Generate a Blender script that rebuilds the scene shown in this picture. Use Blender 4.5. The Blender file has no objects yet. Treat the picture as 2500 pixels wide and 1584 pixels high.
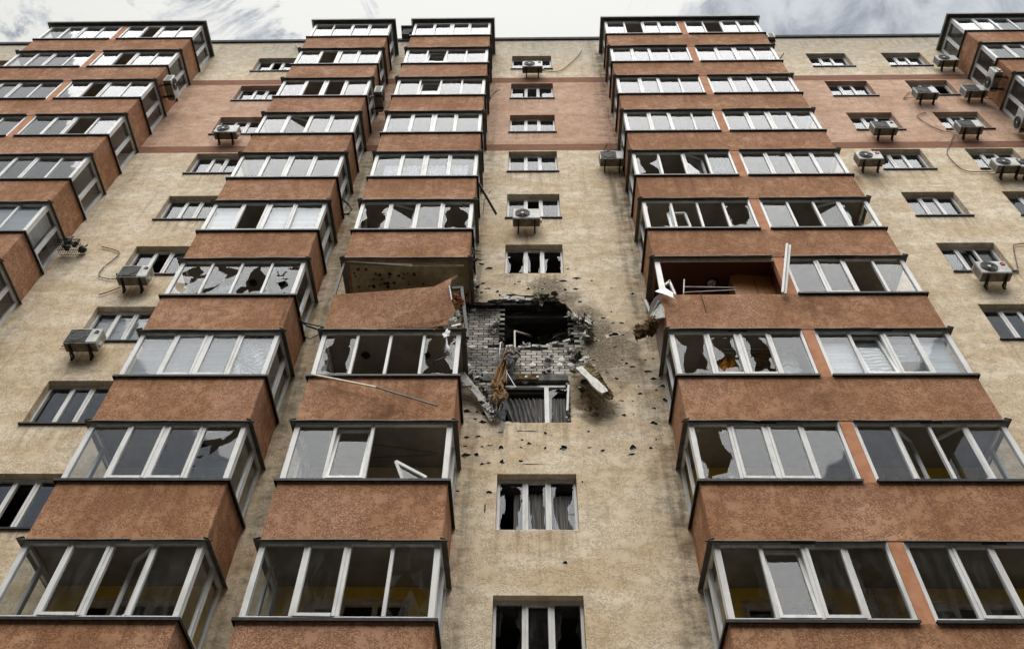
import bpy, bmesh, math, random
from mathutils import Vector, Matrix, Euler, noise
from mathutils.geometry import delaunay_2d_cdt
R = math.radians
sc = bpy.context.scene
col = sc.collection
rnd = random.Random(7)

# ---------------------------------------------------------------- camera
FPX, PITCH, YAW, ROLL = 2079.08, .9005, -.031, -.0217
CAM = Vector((0, -12.972, 1.6236))
_sy, _cy, _sp, _cp = math.sin(YAW), math.cos(YAW), math.sin(PITCH), math.cos(PITCH)
FW = Vector((_cp*_sy, _cp*_cy, _sp))
_r0 = Vector((_cy, -_sy, 0)); _u0 = Vector((-_sp*_sy, -_sp*_cy, _cp))
RI = math.cos(ROLL)*_r0 - math.sin(ROLL)*_u0
UP = math.sin(ROLL)*_r0 + math.cos(ROLL)*_u0
cam = bpy.data.cameras.new('camera'); co = bpy.data.objects.new('camera', cam); col.objects.link(co)
m3 = Matrix((RI, UP, -FW)).transposed()
co.matrix_world = Matrix.Translation(CAM) @ m3.to_4x4()
cam.sensor_width = 36; cam.lens = 36*FPX/2500; cam.clip_end = 2000; cam.clip_start = .05
sc.camera = co

def at(px, py, Y=0.0):
    """world point seen at photo pixel (px,py) on the vertical plane y=Y (measuring tool)"""
    d = FW*FPX + RI*(px-1250) - UP*(py-792)
    t = (Y-CAM.y)/d.y
    return CAM + d*t
def cu(x, y): return (1090+x/3.7214, 640+y/3.7214)      # measured on enlargements of the photo
def t22(x, y): return (830+x/2.8667, 520+y/2.8667)
def t23(x, y): return (1660+x/2.8667, 520+y/2.8667)
def c2(x, y): return (1500+x/5.733, 560+y/5.733)

# ---------------------------------------------------------------- world, sun, exposure
SUN_EL, SUN_AZ = R(63), R(0)          # azimuth measured from -y (camera side) towards +x
sun_dir = Vector((math.sin(SUN_AZ)*math.cos(SUN_EL), -math.cos(SUN_AZ)*math.cos(SUN_EL), math.sin(SUN_EL)))
world = bpy.data.worlds.new('World'); sc.world = world; world.use_nodes = True
def world_nodes():
    nt = world.node_tree; nt.nodes.clear(); N = nt.nodes.new; L = nt.links.new
    out = N('ShaderNodeOutputWorld'); bg = N('ShaderNodeBackground'); L(bg.outputs[0], out.inputs[0])
    sky = N('ShaderNodeTexSky'); sky.sky_type = 'NISHITA'; sky.sun_disc = False
    sky.sun_elevation = SUN_EL; sky.sun_rotation = math.pi - SUN_AZ
    sky.dust_density = 2.5; sky.air_density = 1.0
    bg.inputs[1].default_value = .1
    tc = N('ShaderNodeTexCoord')
    def nz(scale, det, ro=.55, dist=0, vec=None):
        n = N('ShaderNodeTexNoise'); n.inputs['Scale'].default_value = scale; n.inputs['Detail'].default_value = det
        n.inputs['Roughness'].default_value = ro; n.inputs['Distortion'].default_value = dist
        L(vec or tc.outputs['Generated'], n.inputs['Vector']); return n.outputs['Fac']
    def ramp(fac, a, b, ca=0, cb=1):
        r = N('ShaderNodeMapRange'); r.interpolation_type = 'SMOOTHSTEP'
        r.inputs[1].default_value = a; r.inputs[2].default_value = b; r.inputs[3].default_value = ca; r.inputs[4].default_value = cb
        L(fac, r.inputs[0]); return r.outputs[0]
    def mth(op, a, b=None, clamp=False):
        n = N('ShaderNodeMath'); n.operation = op; n.use_clamp = clamp
        for i, v in enumerate((a, b)):
            if v is None: continue
            if isinstance(v, (int, float)): n.inputs[i].default_value = v
            else: L(v, n.inputs[i])
        return n.outputs[0]
    def mix(f, a, b):
        n = N('ShaderNodeMix'); n.data_type = 'RGBA'
        for i, v in ((0, f), (6, a), (7, b)):
            if isinstance(v, tuple): n.inputs[i].default_value = v
            elif isinstance(v, (int, float)): n.inputs[i].default_value = v
            else: L(v, n.inputs[i])
        return n.outputs[2]
    sep = N('ShaderNodeSeparateXYZ'); L(tc.outputs['Generated'], sep.inputs[0])
    x, y, z = sep.outputs
    # overcast deck: brighter overhead than at the horizon, brightest towards the veiled sun
    dot = N('ShaderNodeVectorMath'); dot.operation = 'DOT_PRODUCT'; L(tc.outputs['Generated'], dot.inputs[0]); dot.inputs[1].default_value = sun_dir
    glow = ramp(dot.outputs['Value'], .45, 1.0, 0, SKY_GLOW)
    lum = mth('ADD', ramp(z, 0, .9, SKY_LOW, 7.0), glow)
    cmbc = N('ShaderNodeCombineXYZ')
    n1 = nz(6.5, 10, .66, .5); n2 = nz(13, 7, .6, .6); n3 = nz(2.2, 3)
    right = ramp(x, .17, .36)                       # broken grey cloud towards the right
    gap = mth('ADD', n1, mth('ADD', mth('MULTIPLY', right, .36), mth('MULTIPLY', mth('ADD', ramp(mth('MULTIPLY', x, -1.0), .2, .3), 0), .085)))
    gap = ramp(gap, .57, .645)
    billow = ramp(mth('ADD', n2, mth('MULTIPLY', n1, .5)), .55, .95)
    deck = mix(ramp(z, .45, .82), (.78, .88, 1.05, 1), (1.0, .995, .965, 1))
    lum = mth('MULTIPLY', lum, ramp(y, -.25, .25, 1.0, .51))
    vm = N('ShaderNodeVectorMath'); vm.operation = 'SCALE'; L(deck, vm.inputs[0]); L(lum, vm.inputs['Scale'])
    grey = mix(billow, (.75, .92, 1.15, 1), (3.1, 3.2, 3.3, 1))
    grey = mix(.12, grey, sky.outputs[0])
    front = ramp(y, -.05, .15)                      # the gaps lie over the roof, the deck to the south is closed
    final = mix(mth('MULTIPLY', mth('MULTIPLY', gap, front), .9), vm.outputs[0], grey)
    L(final, bg.inputs[0])
SKY_LOW, SKY_GLOW = 1.5, 3.0
world_nodes()
sl = bpy.data.lights.new('sun', 'SUN'); sl.energy = 1.45; sl.angle = R(56); sl.color = (1, .95, .88)
so = bpy.data.objects.new('sun', sl); col.objects.link(so); so.rotation_euler = sun_dir.to_track_quat('Z', 'Y').to_euler()
vs = sc.view_settings; vs.view_transform = 'Standard'; vs.look = 'None'; vs.exposure = 1.12; vs.gamma = 1
sc.cycles.max_bounces = 6; sc.cycles.transparent_max_bounces = 10

# ---------------------------------------------------------------- materials
class MatB:
    def __init__(s, name):
        s.m = bpy.data.materials.new(name); s.m.use_nodes = True; s.nt = s.m.node_tree
        s.bsdf = s.nt.nodes['Principled BSDF']; s.out = s.nt.nodes['Material Output']
        s.geo = s.nt.nodes.new('ShaderNodeNewGeometry'); s.pos = s.geo.outputs['Position']
    def n(s, t): return s.nt.nodes.new(t)
    def l(s, a, b): s.nt.links.new(a, b)
    def setv(s, sock, v):
        if hasattr(v, 'links') or isinstance(v, bpy.types.NodeSocket): s.l(v, sock)
        else: sock.default_value = v
    def scale(s, v, vec=None):
        n = s.n('ShaderNodeVectorMath'); n.operation = 'MULTIPLY'; s.l(vec or s.pos, n.inputs[0]); n.inputs[1].default_value = v; return n.outputs[0]
    def noise(s, scale, det=4, ro=.5, dist=0, vec=None):
        n = s.n('ShaderNodeTexNoise'); n.inputs['Scale'].default_value = scale; n.inputs['Detail'].default_value = det
        n.inputs['Roughness'].default_value = ro; n.inputs['Distortion'].default_value = dist; s.l(vec or s.pos, n.inputs['Vector']); return n.outputs['Fac']
    def ramp(s, f, a, b, ca=0, cb=1):
        r = s.n('ShaderNodeMapRange'); r.interpolation_type = 'SMOOTHSTEP'
        for i, v in ((1, a), (2, b), (3, ca), (4, cb)): r.inputs[i].default_value = v
        s.l(f, r.inputs[0]); return r.outputs[0]
    def math(s, op, a, b=0.0, clamp=False):
        n = s.n('ShaderNodeMath'); n.operation = op; n.use_clamp = clamp; s.setv(n.inputs[0], a); s.setv(n.inputs[1], b); return n.outputs[0]
    def mix(s, f, a, b, blend='MIX'):
        n = s.n('ShaderNodeMix'); n.data_type = 'RGBA'; n.blend_type = blend
        for i, v in ((0, f), (6, a), (7, b)):
            if isinstance(v, tuple) and len(v) == 3: v = v+(1,)
            s.setv(n.inputs[i], v)
        return n.outputs[2]
    def bump(s, h, strength=.4, dist=.01):
        n = s.n('ShaderNodeBump'); n.inputs['Strength'].default_value = strength; n.inputs['Distance'].default_value = dist
        s.l(h, n.inputs['Height']); s.l(n.outputs[0], s.bsdf.inputs['Normal'])
    def xyz(s):
        n = s.n('ShaderNodeSeparateXYZ'); s.l(s.pos, n.inputs[0]); return n.outputs
    def blob(s, c, r0, r1):
        n = s.n('ShaderNodeVectorMath'); n.operation = 'DISTANCE'; s.l(s.pos, n.inputs[0]); n.inputs[1].default_value = c
        return s.ramp(n.outputs['Value'], r0, r1, 1, 0)
    def fin(s, color, rough=.9, metal=0, spec=.3):
        s.setv(s.bsdf.inputs['Base Color'], color+(1,) if isinstance(color, tuple) and len(color) == 3 else color)
        s.setv(s.bsdf.inputs['Roughness'], rough); s.bsdf.inputs['Metallic'].default_value = metal
        s.bsdf.inputs['Specular IOR Level'].default_value = spec; return s.m

def squiggle(b, scale=13., width=.03, patch=.45):
    """short worm-like grooves of bark-beetle render"""
    n = b.noise(scale, 1.5, .5, 1.6)
    a = b.math('ABSOLUTE', b.math('SUBTRACT', n, .5))
    line = b.ramp(a, width*.35, width, 1, 0)
    p = b.ramp(b.noise(scale*.33, 3, .6), patch, patch+.14)
    return b.math('MULTIPLY', line, p), n

BT, BB, H, DEP = 34.2155, 32.9285, 2.8, 1.323    # parapet top / bottom of the top floor, storey height, bay depth
HOLE = at(*cu(800, 590), 0)

def mat_wall():
    b = MatB('stucco_wall')
    x, y, z = b.xyz()
    big = b.noise(1.0, 5, .6, .4, b.scale((.55, .55, 1.5)))
    med = b.noise(1.0, 6, .65, .2, b.scale((2.6, 2.6, 5.0)))
    fine = b.noise(42, 3, .7)
    beige = b.mix(b.ramp(big, .33, .66), (.71, .555, .365), (.88, .77, .595))
    beige = b.mix(b.ramp(med, .46, .72, 0, .5), beige, (.44, .345, .225))
    pink = b.mix(b.ramp(big, .35, .65), (.60, .365, .25), (.73, .50, .37))
    pink = b.mix(b.ramp(med, .5, .72, 0, .5), pink, (.30, .16, .11))
    stripe = b.mix(b.ramp(med, .4, .7), (.29, .125, .08), (.22, .09, .06))
    def band(lo, hi):
        return b.math('MULTIPLY', b.math('GREATER_THAN', z, lo), b.math('LESS_THAN', z, hi))
    c = b.mix(band(27.22, 33.319), beige, pink)
    c = b.mix(b.math('ADD', band(27.22, 27.686), band(32.835, 33.319)), c, stripe)
    # weathered grey top storey
    c = b.mix(b.math('MULTIPLY', b.ramp(z, 33.0, 37.0, 0, .75), b.ramp(b.math('ADD', big, b.math('MULTIPLY', med, .5)), .5, .95, .45, 1)), c, (.38, .36, .31))
    # vertical dirt runs
    run = b.noise(1.0, 4, .6, 0, b.scale((3.2, 3.2, .22)))
    c = b.mix(b.math('MULTIPLY', b.ramp(run, .55, .75), .38), c, (.25, .20, .14))
    # run-off below the window sills
    tb = b.math('MULTIPLY', b.math('FRACT', b.math('DIVIDE', b.math('SUBTRACT', 34.1795+28.0, z), 2.8)), 2.8)
    tm = b.math('MULTIPLY', b.ramp(tb, 0, 1.1, 1, 0), b.ramp(b.noise(1.0, 4, .65, .1, b.scale((7, 7, .35))), .44, .66))
    cols = None
    for xa_, xb_ in ((-11.05, -9.3), (-.7, 1.02), (11.15, 12.9), (14.15, 15.9)):
        q_ = b.math('MULTIPLY', b.ramp(x, xa_-.1, xa_+.12), b.ramp(x, xb_-.12, xb_+.1, 1, 0)); cols = q_ if cols is None else b.math('ADD', cols, q_)
    c = b.mix(b.math('MULTIPLY', b.math('MULTIPLY', tm, cols), .5), c, (.20, .15, .095))
    # rust runs under some air conditioners
    for px_, py_ in ((2090, 430), (2140, 430), (1494, 420), (330, 700), (200, 850), (2240, 260), (2440, 440), (2360, 340), (1285, 560)):
        p_ = at(px_, py_, 0); dx_ = b.math('ABSOLUTE', b.math('SUBTRACT', x, p_.x))
        q_ = b.math('MULTIPLY', b.ramp(dx_, .02, .22, 1, 0), b.math('MULTIPLY', b.ramp(z, p_.z-1.3, p_.z-.1, 0, 1), b.ramp(z, p_.z-.05, p_.z+.1, 1, 0)))
        c = b.mix(b.math('MULTIPLY', q_, b.ramp(b.noise(1.0, 4, .6, .2, b.scale((9, 9, .5))), .4, .65, .1, .75)), c, (.26, .15, .07))
    # mould beside the bays
    for xe, w_, s_ in ((2.9, .65, .9), (-1.35, .35, .6), (9.3, .4, .35), (-5.2, .5, .75), (-12.8, .35, .3), (16.5, .5, .5)):
        d = b.math('ABSOLUTE', b.math('SUBTRACT', x, xe))
        mm = b.math('MULTIPLY', b.ramp(d, .05, w_, 1, 0), b.ramp(b.math('ADD', run, b.math('MULTIPLY', med, .8)), .72, 1.15, 0, s_))
        c = b.mix(mm, c, (.10, .085, .06))
    # soot of the blast
    soot = None
    jit = b.math('MULTIPLY', b.math('ADD', med, b.noise(4.5, 6, .7)), .55)
    for p, r_, s_ in ((cu(930, 235), .62, .95), (cu(1090, 340), .5, .85), (cu(1250, 490), .6, .9), (cu(1350, 660), .75, 1.12), (cu(1470, 720), .68, 1.0), (cu(1620, 770), .55, .75), (cu(1320, 800), .8, 1.02), (cu(1420, 900), .8, .85), (cu(1540, 1000), .7, .62), (cu(1660, 880), .5, .5), (cu(1240, 900), .6, .8),
                      (cu(1400, 1330), .55, .9), (cu(1260, 1200), .8, .8), (cu(500, 170), .45, .4), (cu(250, 330), .4, .7), (cu(160, 1250), .4, .6), (cu(1540, 920), .4, .5)):
        m = b.math('MULTIPLY', b.blob(at(*p, 0), 0.0, r_*1.5), s_)
        soot = m if soot is None else b.math('MAXIMUM', soot, m)
    sm = b.math('MULTIPLY', b.ramp(b.math('ADD', soot, b.math('MULTIPLY', b.math('SUBTRACT', b.math('ADD', jit, b.math('MULTIPLY', b.noise(1.0, 5, .7, .6, b.scale((1.3, 1.3, 4.5))), .7)), .9), 1.15)), .06, .8), .92)
    sm = b.math('MULTIPLY', sm, b.ramp(b.noise(16, 5, .75), .3, .62, .45, 1))
    c = b.mix(sm, c, (.05, .043, .035))
    for p, r_, k_ in ((cu(1310, 1270), .62, .9), (cu(1400, 1330), .5, .8), (cu(1260, 1120), .4, .9), (cu(1330, 1400), .4, .8)):
        c = b.mix(b.math('MULTIPLY', b.ramp(b.math('ADD', b.blob(at(*p, 0), .1, r_), b.math('MULTIPLY', b.math('SUBTRACT', jit, .55), 1.6)), .25, .8), k_*.8), c, (.085, .06, .03))
    line, n = squiggle(b, 11., .085, .38)
    c = b.mix(b.math('MULTIPLY', line, .42), c, (.27, .20, .125))
    c = b.mix(b.ramp(fine, .35, .75, 0, .2), c, (.33, .25, .165))
    hgt = b.math('SUBTRACT', b.math('MULTIPLY', fine, .5), line)
    b.bump(hgt, .5, .008)
    return b.fin(c, .95, 0, .15)

def mat_orange():
    b = MatB('orange_stucco')
    big = b.noise(.9, 5, .6, .3)
    med = b.noise(1.0, 5, .65, .2, b.scale((3.2, 3.2, 5)))
    c = b.mix(b.ramp(big, .32, .68), (.36, .19, .10), (.55, .32, .19))
    c = b.mix(b.ramp(med, .45, .75, 0, .6), c, (.36, .165, .09))
    runs = b.noise(1.0, 5, .65, .2, b.scale((4.5, 4.5, .3)))
    c = b.mix(b.ramp(runs, .52, .75, 0, .6), c, (.20, .10, .055))
    zz = b.xyz()[2]
    tb = b.math('MULTIPLY', b.math('FRACT', b.math('DIVIDE', b.math('SUBTRACT', 34.2155+28.0, zz), 2.8)), 2.8)
    c = b.mix(b.math('MULTIPLY', b.math('MULTIPLY', b.ramp(tb, .0, .95, 1, 0), b.ramp(b.noise(1.0, 4, .65, .1, b.scale((8, 8, .4))), .46, .68)), .55), c, (.16, .085, .05))
    fl = b.n('ShaderNodeVectorMath'); fl.operation = 'FLOOR'; b.l(b.scale((.31, .0, .357142)), fl.inputs[0])
    wn = b.n('ShaderNodeTexWhiteNoise'); b.l(fl.outputs[0], wn.inputs['Vector'])
    c = b.mix(b.ramp(wn.outputs['Value'], 0, 1, 0, .28), c, (.36, .19, .105))
    patch = b.noise(.38, 2, .5)
    c = b.mix(b.ramp(patch, .5, .62, 0, .35), c, (.60, .37, .26))
    x, y, z = b.xyz()
    for p, r_, k_, cc in ((at(806, 172, -1.32), .55, .6, (.75, .66, .56)), (at(1995, 745, -1.32), .9, .75, (.12, .075, .045)), (at(1990, 980, -1.32), .9, .6, (.13, .08, .045)), (at(930, 1010, -1.32), .8, .85, (.075, .045, .03)), (at(1000, 960, -1.32), .5, .5, (.10, .06, .035)), (at(205, 175, -1.32), .9, .5, (.15, .09, .06))):
        c = b.mix(b.math('MULTIPLY', b.math('MULTIPLY', b.blob(p, .0, r_), k_), b.ramp(b.math('ADD', runs, med), .75, 1.2)), c, cc)
    crk = b.noise(1.6, 2, .5, 1.5)
    crack = b.math('MULTIPLY', b.ramp(b.math('ABSOLUTE', b.math('SUBTRACT', crk, .5)), .0, .004, 1, 0), b.ramp(b.noise(.7, 2), .56, .6))
    c = b.mix(b.math('MULTIPLY', crack, .7), c, (.08, .04, .025))
    line, n = squiggle(b, 13., .10, .36)
    c = b.mix(b.math('MULTIPLY', line, .66), c, (.19, .082, .042))
    fine = b.noise(60, 2, .6)
    c = b.mix(b.ramp(fine, .35, .7, 0, .25), c, (.17, .065, .033))
    b.bump(b.math('SUBTRACT', b.math('MULTIPLY', fine, .4), line), .55, .01)
    return b.fin(c, .95, 0, .12)

def mat_plain(name, c0, c1, rough=.7, metal=0, nscale=3., spec=.3, bump=0, stretch=(1, 1, 1), lo=.35, hi=.65, fine=0):
    b = MatB(name)
    n = b.noise(nscale, 6, .62, .2, b.scale(stretch))
    c = b.mix(b.ramp(n, lo, hi), c0, c1)
    if fine:
        f = b.noise(nscale*9, 4, .7, 0, b.scale(stretch))
        c = b.mix(b.ramp(f, .4, .75, 0, fine), c, tuple(v*.4 for v in c0))
    if bump: b.bump(n, bump, .02)
    return b.fin(c, rough, metal, spec)

def mat_glass():
    b = MatB('window_glass'); nt = b.nt
    lw = b.n('ShaderNodeLayerWeight'); lw.inputs['Blend'].default_value = .5
    F_ = b.math('ADD', b.math('MULTIPLY', b.math('POWER', lw.outputs['Facing'], 5.0), .955), .045)
    wob = b.noise(1.1, 2, .5)
    bp = b.n('ShaderNodeBump'); bp.inputs['Strength'].default_value = .25; bp.inputs['Distance'].default_value = .02; b.l(wob, bp.inputs['Height'])
    gl = b.n('ShaderNodeBsdfGlossy'); gl.inputs['Roughness'].default_value = .03; gl.inputs['Color'].default_value = (.90, .94, 1, 1); b.l(bp.outputs[0], gl.inputs['Normal'])
    tr = b.n('ShaderNodeBsdfTransparent'); tr.inputs['Color'].default_value = (.80, .83, .84, 1)
    fac = b.math('MULTIPLY', F_, .95, True)
    mx = b.n('ShaderNodeMixShader'); b.l(fac, mx.inputs[0]); b.l(tr.outputs[0], mx.inputs[1]); b.l(gl.outputs[0], mx.inputs[2])
    df = b.n('ShaderNodeBsdfDiffuse'); df.inputs['Color'].default_value = (.45, .45, .44, 1)
    dirt = b.noise(1.0, 6, .7, .3, b.scale((6, 6, 1.6)))
    m2 = b.n('ShaderNodeMixShader'); b.l(b.ramp(dirt, .4, .8, .01, .09), m2.inputs[0]); b.l(mx.outputs[0], m2.inputs[1]); b.l(df.outputs[0], m2.inputs[2])
    b.l(m2.outputs[0], b.out.inputs[0]); return b.m

def mat_gauze(name, c, alpha):
    b = MatB(name)
    tr = b.n('ShaderNodeBsdfTransparent'); df = b.n('ShaderNodeBsdfDiffuse'); df.inputs['Color'].default_value = c+(1,)
    n = b.noise(9, 5, .7)
    mx = b.n('ShaderNodeMixShader'); b.l(b.ramp(n, .25, .75, alpha*.6, min(1, alpha*1.3)), mx.inputs[0])
    b.l(tr.outputs[0], mx.inputs[1]); b.l(df.outputs[0], mx.inputs[2]); b.l(mx.outputs[0], b.out.inputs[0]); return b.m

def mat_brick():
    b = MatB('silicate_brick')
    rp = b.geo.outputs['Random Per Island']
    n = b.noise(7, 6, .7)
    c = b.mix(rp, (.24, .225, .195), (.62, .585, .52))
    c = b.mix(b.ramp(n, .45, .75, 0, .6), c, (.16, .145, .12))
    jit = b.math('MULTIPLY', b.noise(2.2, 6, .7), .9)
    soot = None
    for p, r_, s_ in ((cu(350, 420), .9, .8), (cu(480, 620), .55, .85), (cu(230, 850), .7, .65), (cu(820, 400), 1.1, 1.0), (cu(1170, 520), .8, .95), (cu(180, 560), .5, .4), (cu(850, 800), .35, .4)):
        m = b.math('MULTIPLY', b.blob(at(*p, .1), .1, r_*1.2), s_)
        soot = m if soot is None else b.math('MAXIMUM', soot, m)
    c = b.mix(b.math('MULTIPLY', b.ramp(b.math('ADD', soot, b.math('SUBTRACT', jit, .45)), .3, .9), .93), c, (.035, .032, .03))
    b.bump(n, .5, .01)
    return b.fin(c, .92, 0, .2)

M = {}
M['wall'] = mat_wall(); M['orange'] = mat_orange(); M['glass'] = mat_glass(); M['brick'] = mat_brick()
M['pier'] = mat_plain('orange_paint', (.44, .20, .11), (.53, .27, .155), .9, 0, 4, .15, .2)
M['pvc'] = mat_plain('white_pvc', (.56, .555, .53), (.72, .72, .70), .42, 0, 5, .45, 0, (1, 1, .4), .3, .6, .14)
M['pvc_cream'] = mat_plain('stained_pvc', (.62, .53, .38), (.78, .73, .62), .5, 0, 6, .4, 0, (1, 1, 1), .35, .65, .2)
M['black'] = mat_plain('black_sheet_metal', (.012, .012, .014), (.03, .03, .032), .45, .3, 8)
M['grey'] = mat_plain('grey_sheet_metal', (.095, .091, .08), (.155, .15, .13), .6, .15, 5, .4, 0, (1, 1, 1), .35, .65, .3)
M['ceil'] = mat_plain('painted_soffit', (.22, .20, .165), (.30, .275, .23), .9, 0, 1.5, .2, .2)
M['ceil_lit'] = mat_plain('lit_blasted_soffit', (.25, .19, .11), (.50, .42, .28), .9, 0, 1.2, .2, .2, (1, 1, 1), .35, .65, .3)  # paler copy of the soffit paint, light from below put into the colour
M['chip'] = mat_plain('chipped_plaster', (.42, .36, .27), (.80, .74, .62), .95, 0, 30, .1, .3)
M['yellow'] = mat_plain('ochre_paint', (.74, .47, .07), (.82, .55, .10), .85, 0, 3)
M['cream'] = mat_plain('cream_paint', (.62, .50, .32), (.70, .58, .40), .85, 0, 3)
M['dark'] = mat_plain('dim_room', (.035, .032, .03), (.07, .062, .055), .9, 0, 2)
M['wood'] = mat_plain('dark_wood_panelling', (.07, .020, .009), (.13, .04, .015), .45, 0, 9, .4, 0, (6, 6, .5))
M['cab'] = mat_plain('walnut_veneer', (.36, .15, .045), (.46, .21, .07), .35, 0, 5, .4, 0, (5, 5, .6))
M['mortar'] = mat_plain('sooty_mortar', (.010, .009, .008), (.028, .025, .022), .95, 0, 6)
M['concrete'] = mat_plain('grey_concrete', (.09, .09, .088), (.24, .235, .22), .95, 0, 5, .2, .5, (1, 1, 1), .35, .65, .3)
M['char'] = mat_plain('charred_concrete', (.015, .014, .013), (.07, .065, .058), .95, 0, 6, .2, .5, (1, 1, 1), .35, .7, .3)
M['wool'] = mat_plain('green_grey_insulation', (.07, .072, .042), (.40, .385, .26), 1, 0, 8, .1, 1.0, (1, 1, 1), .35, .65, .5)
M['foam'] = mat_plain('white_foam_board', (.46, .45, .41), (.80, .79, .75), .9, 0, 9, .2, .6, (1, 1, 1), .3, .6, .35)
M['brown'] = mat_plain('brown_insulation', (.05, .033, .015), (.21, .15, .075), 1, 0, 7, .1, 1.0, (1, 1, 1), .35, .65, .5)
M['rust'] = mat_plain('rusty_orange_scrap', (.16, .05, .015), (.38, .15, .05), .9, 0, 8, .2, .8, (1, 1, 1), .35, .65, .4)
M['cloth_brown'] = mat_plain('brown_curtain_cloth', (.24, .14, .07), (.40, .255, .135), .9, 0, 5, .2, 0, (6, 6, .6))
M['cloth_grey'] = mat_plain('grey_curtain_cloth', (.10, .098, .096), (.27, .26, .25), .95, 0, 4, .1, 0, (9, 9, .3))
M['cloth_white'] = mat_plain('white_cloth', (.55, .55, .55), (.74, .74, .74), .95, 0, 5)
M['cloth_orange'] = mat_plain('orange_cloth', (.42, .17, .02), (.60, .29, .05), .95, 0, 8)
M['blind'] = mat_plain('white_blind', (.66, .67, .69), (.80, .81, .83), .8, 0, 3, .3, 0, (.5, .5, 14))
M['lace'] = mat_gauze('lace', (.75, .76, .82), .62)
M['gauze'] = mat_gauze('grey_gauze', (.25, .26, .28), .5)
M['acw'] = mat_plain('aged_casing_paint', (.42, .42, .39), (.62, .62, .58), .5, 0, 4, .4, 0, (1, 1, 1), .35, .65, .35)
M['acrust'] = mat_plain('rusty_pan', (.16, .135, .10), (.32, .28, .22), .8, .2, 5, .3, 0, (1, 1, 1), .35, .65, .4)
M['acd'] = mat_plain('fan_black', (.018, .018, .02), (.04, .04, .042), .5)
M['acg'] = mat_plain('coil_grey', (.10, .10, .10), (.17, .17, .165), .6, .2, 30)
M['red'] = mat_plain('red_print', (.45, .02, .02), (.55, .04, .03), .5)
M['hose'] = mat_plain('weathered_hose', (.06, .055, .045), (.17, .155, .13), .8, 0, 9)
M['ground'] = mat_plain('yard_asphalt', (.05, .05, .048), (.085, .082, .075), .95, 0, 1.2, .2, .3)
M['brick_far'] = mat_plain('far_brick', (.10, .08, .065), (.14, .11, .09), .9, 0, .8)
M['dark_glass'] = mat_plain('far_glass', (.02, .022, .025), (.03, .032, .035), .2)
M['roofing'] = mat_plain('bitumen_roof', (.04, .04, .042), (.07, .07, .07), .9)

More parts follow.
